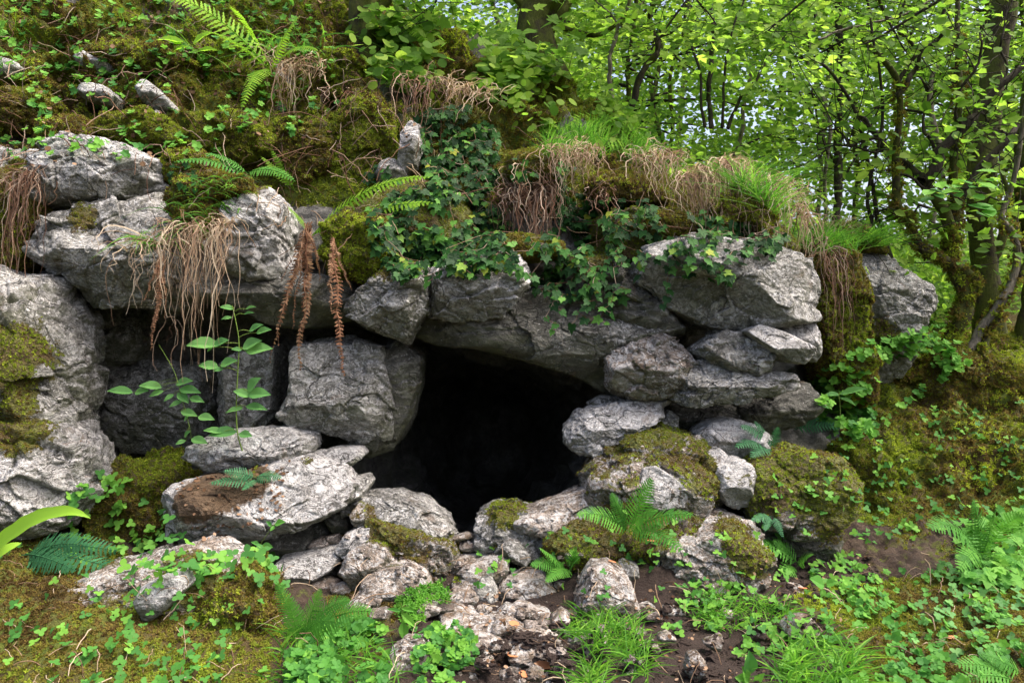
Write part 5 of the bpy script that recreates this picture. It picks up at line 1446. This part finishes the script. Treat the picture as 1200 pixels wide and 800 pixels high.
# gravel between the stones
gv, gf = ICO[3]
gpts = polysample([(400, 620), (520, 650), (680, 640), (720, 700), (760, 800), (560, 810), (480, 740)], 230, 30)
V_, F_, k_ = [], [], 0
gi = icosphere(1)
for x, y in gpts:
    h = hit(x, y)
    if not h:
        continue
    s_ = random.uniform(.006, .026)
    v = gi[0] * np.array((random.uniform(.7, 1.4), random.uniform(.7, 1.4), random.uniform(.4, .9))) * (1 + .25 * rng.normal(size=(len(gi[0]), 1)))
    a = random.uniform(0, 6.3)
    v = np.stack((v[:, 0] * math.cos(a) - v[:, 1] * math.sin(a), v[:, 0] * math.sin(a) + v[:, 1] * math.cos(a), v[:, 2]), 1) * s_ + h[0]
    V_.append(v)
    F_.append(gi[1] + k_)
    k_ += len(v)
g_ = link("gravel", mesh_np("gravel", np.concatenate(V_), np.concatenate(F_), M['chip'], False))
tag(g_, "small broken stones scattered between the rubble and over the path", kind='stuff')

# crumbs of earth and tiny pebbles trodden into the path
cv, cf = icosphere(1)
V_, F_, k_ = [], [], 0
for x, y in polysample([(560, 745), (760, 712), (900, 670), (1000, 645), (1040, 655), (1000, 720), (900, 800), (560, 812)], 1300, 22):
    h = hit(x, y)
    if not h or h[0][1] > 6:
        continue
    s_ = random.uniform(.004, .016) if random.random() < .85 else random.uniform(.015, .03)
    v = cv * np.array((random.uniform(.7, 1.5), random.uniform(.7, 1.5), random.uniform(.3, .8))) * (1 + .28 * rng.normal(size=(len(cv), 1))) * s_ + h[0]
    V_.append(v)
    F_.append(cf + k_)
    k_ += len(v)
V_ = np.concatenate(V_)
crumbs = link("earth_crumbs", mesh_np("earth_crumbs", V_, np.concatenate(F_), M['soil'], False, {'soil': np.ones(len(V_)), 'moss': np.zeros(len(V_))}))
tag(crumbs, "loose dark crumbs of earth and grit on the trodden path", kind='stuff')

# a few fallen leaves one can pick out
LF = mesh_np("fallen_leaf", OVATE[0], OVATE[1], M['orange'], False, {'rnd': np.full(len(OVATE[0]), .3)})
for (x, y, s_, lab) in [(606, 772, .07, "orange fallen leaf on the path, left of its neighbour"), (648, 784, .09, "largest orange fallen leaf, on bare earth at the bottom edge"), (613, 788, .06, "small orange leaf nearest the bottom edge"), (608, 735, .065, "orange fallen leaf lying on the flat path stones"), (762, 634, .07, "rust red leaf curled beside the centre fern"), (1111, 746, .08, "brown fallen leaf among the grey round leaves"), (716, 660, .06, "orange leaf scrap above the triangular stone"), (935, 690, .06, "tan leaf on the bank right of the brown boulder")]:
    h = hit(x, y)
    if h:
        o = link("fallen_leaf", LF, None, h[0] + np.array((0, 0, .012)))
        o.scale = (s_, s_, s_)
        o.rotation_euler = (random.uniform(-.1, .35), random.uniform(-.2, .2), random.uniform(0, 6))
        tag(o, lab, "fallen leaf")


# ------------------------------------------------------------------ trees
def tube(name, pts, r0, r1, mat, parent, origin, k=26, wob=.02, sides=9, seed=1, knots=.12):
    p = path3(pts, k)
    u = np.linspace(0, 1, k)
    r_ = np.random.default_rng(seed)
    p = p + np.stack([fbm(np.stack((u * 6 + 7 * j + seed, u * 0, u * 0), 1), 3, seed) for j in range(3)], 1) * wob
    rad = r0 * (1 - u) + r1 * u
    tan = unit(np.gradient(p, axis=0))
    ref = np.array((.3, -.9, .2))
    side = unit(np.cross(tan, ref))
    up = np.cross(side, tan)
    a = np.linspace(0, 2 * math.pi, sides, endpoint=False)
    ring = p[:, None, :] + rad[:, None, None] * (side[:, None, :] * np.cos(a)[None, :, None] + up[:, None, :] * np.sin(a)[None, :, None])
    v = ring.reshape(-1, 3)
    nz = fbm(v / max(r0, .02) * .5, 3, seed + 3)
    c = np.repeat(p, sides, axis=0)
    v = c + (v - c) * (1 + knots * 2.0 * nz)[:, None]
    i = np.arange(k * sides).reshape(k, sides)
    j = np.roll(i, -1, axis=1)
    f = np.stack((i[:-1], j[:-1], j[1:], i[1:]), -1).reshape(-1, 4)
    me = mesh_np(name, v - np.asarray(origin), f, mat, True)
    o = link(name, me, parent)
    return o, p, rad


def PX(lst, Y):
    return [W(a, b, Y + (c[0] if c else 0)) for a, b, *c in lst]


def leaves(name, parent, origin, pos, size, mat='tree_leaf', shape=HAZEL, up=(0, -.25, 1.), tilt=.45):
    n = len(pos)
    return stamp(shape[0], shape[1], pos, np.broadcast_to(np.array(up), (n, 3)).copy(), rng.uniform(size[0], size[1], n), np.clip(.5 + .6 * fbm(pos * .9, 2, 4) + rng.normal(size=n) * .2, 0, 1), tilt=tilt, name=name, mat=M[mat], parent=parent, origin=origin)


def sprays(centres, nper, r, flat=.25):
    c = np.repeat(np.asarray(centres), nper, 0)
    a = rng.normal(size=c.shape) * np.array((r, r, r * flat))
    sl = np.repeat(rng.normal(size=(len(centres), 2)) * .35, nper, 0)
    a[:, 2] += a[:, 0] * sl[:, 0] + a[:, 1] * sl[:, 1]
    return c + a


# the many stemmed mossy tree on the right slope
o0 = W(1108, 452, 7.0)
t = thing("hazel_tree", "mossy multi stemmed tree on the right slope above the dark shelf", "tree", o0)
tips = []


def st(lst, r0, r1, mat, Y=7.0, wob=.03, seed=1, name="stem"):
    o, p, rad = tube(name, PX(lst, Y), r0, r1, M[mat], t, o0, 34, wob, 9, seed, .16)
    tips.append(p)
    return p, rad


MS = [
 ([(1096, 462), (1106, 420), (1124, 380), (1130, 345), (1116, 300), (1112, 262), (1084, 214)], .085, .04, 'bark_moss'),
 ([(1084, 216), (1062, 194), (1030, 165), (1008, 130)], .05, .02, 'bark'),
 ([(1084, 216), (1098, 184), (1128, 152), (1162, 112), (1215, 60)], .055, .025, 'bark'),
 ([(1122, 372), (1136, 340), (1134, 324), (1106, 306), (1082, 294), (1066, 262), (1052, 236), (1048, 180), (1052, 110), (1038, 70), (1010, 40)], .06, .02, 'bark_moss'),
 ([(1112, 262), (1126, 232), (1152, 196), (1186, 158), (1230, 118)], .045, .02, 'bark'),
 ([(1120, 330), (1118, 290), (1120, 250), (1117, 200), (1126, 120), (1120, 40), (1128, -20)], .05, .02, 'bark_moss'),
 ([(1134, 430), (1144, 396), (1160, 366), (1180, 336), (1194, 300), (1184, 270), (1172, 250), (1190, 200), (1200, 120)], .05, .018, 'bark_pale'),
 ([(1140, 440), (1158, 390), (1178, 350), (1210, 300)], .04, .02, 'bark_moss'),
 ([(1058, 400), (1050, 350), (1046, 300), (1032, 262), (1024, 220), (1012, 160), (996, 112), (966, 76)], .028, .013, 'bark'),
 ([(1040, 386), (1042, 330), (1034, 290), (1020, 230), (1030, 140), (1024, 40), (1012, -20)], .022, .010, 'bark'),
 ([(1050, 110), (1066, 90), (1086, 64), (1104, 30), (1112, -20)], .028, .012, 'bark'),
 ([(1052, 100), (1070, 60), (1056, 30), (1062, -20)], .02, .009, 'bark'),
 ([(960, 46), (1000, 34), (1050, 20), (1094, 0), (1120, -14)], .012, .010, 'bark_pale'),
 ([(1048, 170), (1020, 178), (990, 168), (960, 180)], .012, .006, 'bark'),
 ([(1048, 200), (1070, 210), (1100, 226), (1140, 220), (1180, 240)], .014, .006, 'bark'),
 ([(1080, 240), (1060, 250), (1040, 244), (1010, 256)], .010, .005, 'bark'),
 ([(1098, 184), (1080, 150), (1086, 110), (1070, 80)], .016, .008, 'bark'),
 ([(1128, 152), (1126, 110), (1150, 70), (1148, 30)], .016, .008, 'bark'),
 ([(1030, 165), (1000, 168), (978, 150), (960, 160)], .013, .006, 'bark'),
 ([(1162, 112), (1180, 80), (1170, 40), (1190, 0)], .014, .007, 'bark'),
 ([(1186, 158), (1160, 150), (1140, 120)], .012, .006, 'bark'),
 ([(1120, 440), (1090, 450), (1050, 440), (1030, 460)], .04, .02, 'bark_moss'),
 ([(1140, 430), (1180, 436), (1220, 440)], .05, .04, 'bark_moss'),
]
for i, (l, a, b, m) in enumerate(MS):
    st([(x, y, .35 * math.sin(i * 1.7) * max(0, (330 - y) / 330)) for x, y in l], a, b, m, seed=20 + i, wob=.05)
# twigs off the stems, then leaf sprays at their ends
tw, ends = [], []
for p in tips[:21]:
    for q in range(9):
        i = random.randrange(len(p) // 3, len(p))
        b = p[i]
        if b[2] < 2.2:
            continue
        d = unit(np.array((random.gauss(0, 1), random.gauss(-.1, .6), random.gauss(.2, .6))))
        L = random.uniform(.25, 1.1)
        s = np.linspace(0, 1, 10)[:, None]
        pp = b + d * L * s + np.array((0, 0, .12)) * L * s ** 2 + np.cumsum(rng.normal(size=(10, 3)) * .02, 0) * s
        tw.append(pp)
        for g in (.35, .6, .8, 1.):
            ends.append(pp[int(g * 9)])
tw = np.array(tw)
ribbons(tw, np.linspace(.006, .002, 10)[None, :] * np.ones((len(tw), 1)), "twigs", M['bark'], t, o0, tube=True)
leaves("crown", t, o0, sprays(ends[::2], 3, .12), (.07, .12), shape=HAZEL, up=(0, -.45, .9))
me_ = mesh_np("leaf", HAZEL[0], HAZEL[1], M['herb'], False, {'rnd': np.full(7, .3)})
for cx_, cy_, m in [(1124, 228, 7), (1100, 222, 5), (1150, 216, 7), (1142, 240, 6)]:
    for j in range(m):
        l_ = W(cx_ + random.gauss(0, 16), cy_ + random.gauss(0, 5), 5.6)
        place_leaf([me_], t, o0, l_, unit(np.array((random.gauss(0, .2), -.5, 1))), random.uniform(.09, .14), down=False)


def big_trunk(label, lst, Y, r0, r1, mat, seed, cat="tree", branches=(), crown=None, name="tree", group=None):
    P = PX(lst, Y)
    o0_ = P[0]
    t_ = thing(name, label, cat, o0_, group)
    o, p, rad = tube("trunk", P, r0, r1, M[mat], t_, o0_, 40, .05, 14, seed, .2)
    E = []
    for i, (l, a, b) in enumerate(branches):
        ob, pb, _ = tube("branch", PX(l, Y), a, b, M[mat], t_, o0_, 20, .04, 7, seed + i + 1, .12)
        E += [pb[j] for j in range(6, 20, 2)]
    if crown:
        leaves("crown", t_, o0_, sprays(E + [p[-1]], crown, .32), (.07, .13), shape=MAPLE, up=(0, -.5, .85))
    return t_


big_trunk("dark mossy trunk at the top edge left of centre", [(428, 112, -.1), (426, 60), (428, 0), (436, -80, .2), (440, -300, .3)], 7.3, .16, .12, 'bark_moss', 61, branches=[([(428, 30), (470, -20), (520, -80)], .05, .02), ([(430, 0), (390, -60), (340, -100)], .05, .02)], crown=10)
big_trunk("broad shaggy mossy trunk standing on the bank, top centre", [(640, 112), (628, 70), (632, 20), (650, -40), (660, -260)], 7.8, .24, .14, 'bark_moss', 62, branches=[([(640, 40), (670, 0), (690, -60)], .06, .02), ([(630, 30), (600, -10), (560, -60)], .05, .02), ([(644, 30), (700, 40), (740, 20), (790, -10)], .03, .012)], crown=12)
big_trunk("thin pale sapling leaning over the bank right of the shaggy trunk", [(716, 118), (716, 70), (728, 30), (738, -20), (746, -200)], 7.6, .022, .016, 'bark_pale', 63, branches=[([(728, 30), (700, 0), (680, -30)], .01, .005), ([(732, 10), (760, 0), (780, -20)], .01, .005)], crown=14, name="sapling")
big_trunk("crooked dark sapling beside the pale one", [(738, 122), (760, 78), (770, 50), (762, 10), (780, -40), (780, -200)], 7.9, .035, .02, 'bark', 64, branches=[([(765, 50), (800, 30), (830, 10)], .012, .005), ([(764, 20), (740, -10), (720, -20)], .012, .005)], crown=14, name="sapling")
big_trunk("clump stem of dark upright shoots behind the grassy crest", [(836, 150), (832, 100), (838, 50), (834, -10), (840, -100)], 9.4, .032, .02, 'bark', 65, branches=[([(846, 150), (848, 90), (862, 30), (880, -30)], .02, .01), ([(826, 150), (820, 90), (806, 40), (800, -20)], .02, .01), ([(852, 150), (872, 110), (900, 70), (930, 20)], .025, .01)], crown=14, name="shrub", cat="shrub")
big_trunk("dark mossy trunk behind the many stemmed tree", [(1160, 450), (1156, 400), (1154, 320), (1150, 240), (1164, 120), (1180, -40), (1190, -200)], 8.2, .17, .10, 'bark_moss', 66, branches=[([(1154, 300), (1136, 230), (1140, 160)], .05, .02), ([(1156, 320), (1190, 250), (1220, 200)], .06, .03)], crown=10)
big_trunk("second dark trunk cut off by the right edge", [(1206, 470), (1204, 400), (1210, 300), (1200, 200), (1214, 60), (1220, -100)], 7.9, .12, .07, 'bark_moss', 67, branches=[([(1206, 300), (1180, 230), (1170, 150)], .04, .015)], crown=8)
big_trunk("slim upright trunk seen between the saplings on the right", [(988, 330), (984, 280), (980, 220), (984, 120), (980, -40)], 10.5, .07, .04, 'bark', 68, branches=[([(984, 220), (1010, 170), (1030, 120)], .02, .01), ([(984, 200), (960, 150), (950, 100)], .02, .01)], crown=16)

# mossy strands on the main stems
for p, m in ((tips[0], 900), (tips[3], 600), (tips[5], 400), (tips[6], 200), (tips[7], 200), (tips[21], 300), (tips[22], 300)):
    i = rng.integers(0, len(p) * 2 // 3 + 6, m) % len(p)
    q = p[i] + unit(rng.normal(size=(m, 3))) * np.array((.06, .06, .05))
    o = stamp(TUFT[0], TUFT[1], q, unit(q - p[i] + np.array((0, 0, -.02))), rng.uniform(.02, .05, m), rng.uniform(.3, .95, m), tilt=.3, name="stem_moss", mat=M['moss'], parent=t, origin=o0)
    tag(o, kind='stuff')

# the wood behind: trees of many leaf sprays standing on the rising ground
ROWS = [(4.2, 10.2, 8, .05), (2.0, 11.0, 8.5, .06), (6.0, 11.2, 9, .08), (.4, 11.5, 8, .05), (-1.3, 10.2, 7, .07), (3.2, 13.0, 10, .09), (5.2, 13.8, 9, .07), (7.6, 13.5, 10, .10), (1.2, 14.2, 10, .08), (-2.6, 12.6, 9, .08), (9.2, 11.6, 9, .09), (12.0, 12.2, 9, .08), (14.5, 16.5, 11, .1), (9.8, 15.5, 10, .09), (18.5, 22, 14, .14),
        (2.6, 17.0, 12, .12), (5.0, 18.0, 12, .10), (8.0, 18.2, 12, .12), (-.4, 18.0, 12, .12), (11.0, 17.0, 12, .12), (4.0, 23.0, 15, .15), (8.0, 24.0, 15, .15), (12.0, 24.0, 15, .15), (0.5, 24.0, 15, .15), (-4.0, 16.5, 12, .12), (14.0, 20.0, 13, .12), (6.6, 30.0, 18, .2), (12, 31, 18, .2), (2, 31, 18, .2), (17, 28, 17, .2)]
ORD = ["first", "second", "third", "fourth", "fifth", "sixth", "seventh", "eighth", "ninth", "tenth", "eleventh", "twelfth", "thirteenth", "fourteenth", "fifteenth", "sixteenth", "seventeenth", "eighteenth", "nineteenth", "twentieth"]


def band(y):
    return 0 if y < 12.5 else 1 if y < 20 else 2



def ground_z(x, y):
    h = BV.ray_cast(Vector((x, y, 60)), Vector((0, 0, -1)))
    return h[0].z if h[0] is not None else 2.5


for i, (x, y, H, r) in enumerate(ROWS):
    z = ground_z(x, y) - .1
    o0_ = np.array((x, y, z))
    t_ = thing("woodland_tree", "%s from the left among the %s bright leaved trees in the wood" % (ORD[sorted([a[0] / a[1] for a in ROWS if band(a[1]) == band(y)]).index(x / y)], ("nearer slender", "middle distance", "farthest tall")[band(y)]), "tree", o0_, "bright leaved trees in the wood, %s" % ("nearer" if y < 12.5 else "middle" if y < 20 else "farthest"))
    lean = np.array((random.gauss(0, .08), random.gauss(0, .05), 1.))
    P = [o0_ + lean * H * u + np.array((random.gauss(0, .12), random.gauss(0, .1), 0)) * (u > 0) for u in np.linspace(0, 1, 7)]
    _, p, _ = tube("trunk", P, r * .62, r * .2, M['bark_moss' if i % 2 else 'bark_pale'], t_, o0_, 30, .35, 7, 100 + i, .12)
    cs = []
    bp = []
    nb = 26 if y < 20 else 22
    for b in range(nb):
        j = random.randrange(5, 30)
        a = random.uniform(0, 6.3)
        L = random.uniform(.8, 1.0) * H * .22 * (1.15 - .5 * j / 30)
        d = np.array((math.cos(a), math.sin(a), random.uniform(.0, .5)))
        s = np.linspace(0, 1, 8)[:, None]
        q = p[j] + d * L * s + np.array((0, 0, -.12)) * L * s ** 2 + np.cumsum(rng.normal(size=(8, 3)) * .04, 0) * s
        bp.append(q)
        cs += [q[3], q[5], q[6], q[7]]
    bp = np.array(bp)
    ribbons(bp, np.linspace(r * .28, .004, 8)[None, :] * np.ones((len(bp), 1)), "branches", M['bark'], t_, o0_, tube=True)
    sz = (.07, .12) if y < 12.5 else (.09, .15) if y < 20 else (.13, .22)
    leaves("crown", t_, o0_, sprays(cs, 44 if y < 20 else 76, .32 if y < 12.5 else .42 if y < 20 else .62), sz, shape=HAZEL, up=(0, -.5, .9), tilt=.5)

# shrubs filling the floor of the wood
SH = [(2.6, 8.8, 1.0), (3.9, 8.7, 1.0), (2.0, 8.9, 1.0), (4.6, 12.2, 2.4), (3.6, 8.9, 1.1), (4.3, 9.4, 1.3), (3.0, 10.4, 1.5), (5.0, 11.2, 1.8), (3.8, 13.2, 2.2), (6.2, 13.0, 2.2), (2.4, 11.4, 1.6), (1.2, 10.8, 1.4), (3.4, 9.6, .9), (4.6, 10.4, 1.0), (2.6, 9.8, .8), (5.6, 9.6, 1.0), (1.6, 9.6, 1.0), (6.8, 11, 1.2), (3.8, 12, 1.3), (.6, 9.0, .9), (-.2, 9.2, .8), (5.4, 12.6, 1.4), (2.2, 13, 1.4), (7.5, 14.5, 1.6), (4.2, 15.5, 1.7), (9.5, 14, 1.6), (.5, 12.5, 1.3), (-1.6, 9.4, .8)]
for i, (x, y, h) in enumerate(SH):
    z = ground_z(x, y)
    o0_ = np.array((x, y, z))
    near = y < 10.5
    t_ = thing("shrub", "%s from the left of the low leafy shrubs %s" % (ORD[sorted([a[0] / a[1] for a in SH if (a[1] < 10.5) == near]).index(x / y)], "just beyond the crest" if near else "deeper among the trees"), "shrub", o0_, "leafy shrubs %s" % ("just beyond the crest" if near else "deeper in the wood"))
    bp, cs = [], []
    for b in range(16):
        a = random.uniform(0, 6.3)
        d = np.array((math.cos(a) * .6, math.sin(a) * .6, random.uniform(.5, 1.1))) * h
        s = np.linspace(0, 1, 8)[:, None]
        q = o0_ + d * s + np.array((0, 0, -.2)) * h * s ** 2
        bp.append(q)
        cs += [q[3], q[5], q[7]]
    ribbons(np.array(bp), np.full((16, 8), .006), "stems", M['stem'], t_, o0_, tube=True)
    leaves("foliage", t_, o0_, sprays(cs, 26, .22 * h), (.05, .10), shape=HAZEL, up=(0, -.6, .8), tilt=.5)

# leafy boughs reaching in over the top of the picture
BO = [((1240, -60), (1000, 60), 6.2), ((1100, -120), (900, 40), 6.4), ((900, -110), (760, 60), 7.0), ((980, -100), (1060, 60), 6.6), ((700, -120), (840, 30), 7.2), ((560, -90), (500, 30), 7.0)]
tb = thing("overhead_tree", "leafy boughs reaching in over the top right from a tree outside the view", "tree", W(1500, 700, 5.5))
o0_ = np.array(tb.location)
trunk_pts = [o0_, o0_ + np.array((0, 0, 2.)), o0_ + np.array((-.2, .1, 4.)), o0_ + np.array((-.5, .3, 6.5))]
tube("trunk", trunk_pts, .2, .1, M['bark_moss'], tb, o0_, 30, .05, 12, 300, .15)
for i, (a, b, Y) in enumerate(BO):
    A_, B_ = W(a[0], a[1], Y - .3), W(b[0], b[1], Y)
    root_ = trunk_pts[2] if i % 2 else trunk_pts[3]
    ob, pb, _ = tube("bough", [root_, (root_ + A_) / 2 + np.array((0, 0, .3)), A_, (A_ + B_) / 2 + np.array((0, 0, .08)), B_], .04, .006, M['bark'], tb, o0_, 40, .05, 6, 310 + i, .1)
    cs, bp = [], []
    for j in range(18, 40):
        for g in range(2):
            d = unit(np.array((random.gauss(0, 1), random.gauss(0, .6), random.gauss(-.1, .3))))
            L = random.uniform(.2, .6)
            s = np.linspace(0, 1, 6)[:, None]
            q = pb[j] + d * L * s
            bp.append(q)
            cs += [q[2], q[3], q[5]]
    ribbons(np.array(bp), np.full((len(bp), 6), .003), "twigs", M['bark'], tb, o0_, tube=True)
    leaves("foliage", tb, o0_, sprays(cs, 2, .10), (.06, .10), shape=HAZEL, up=(0, -.45, .9), tilt=.35)
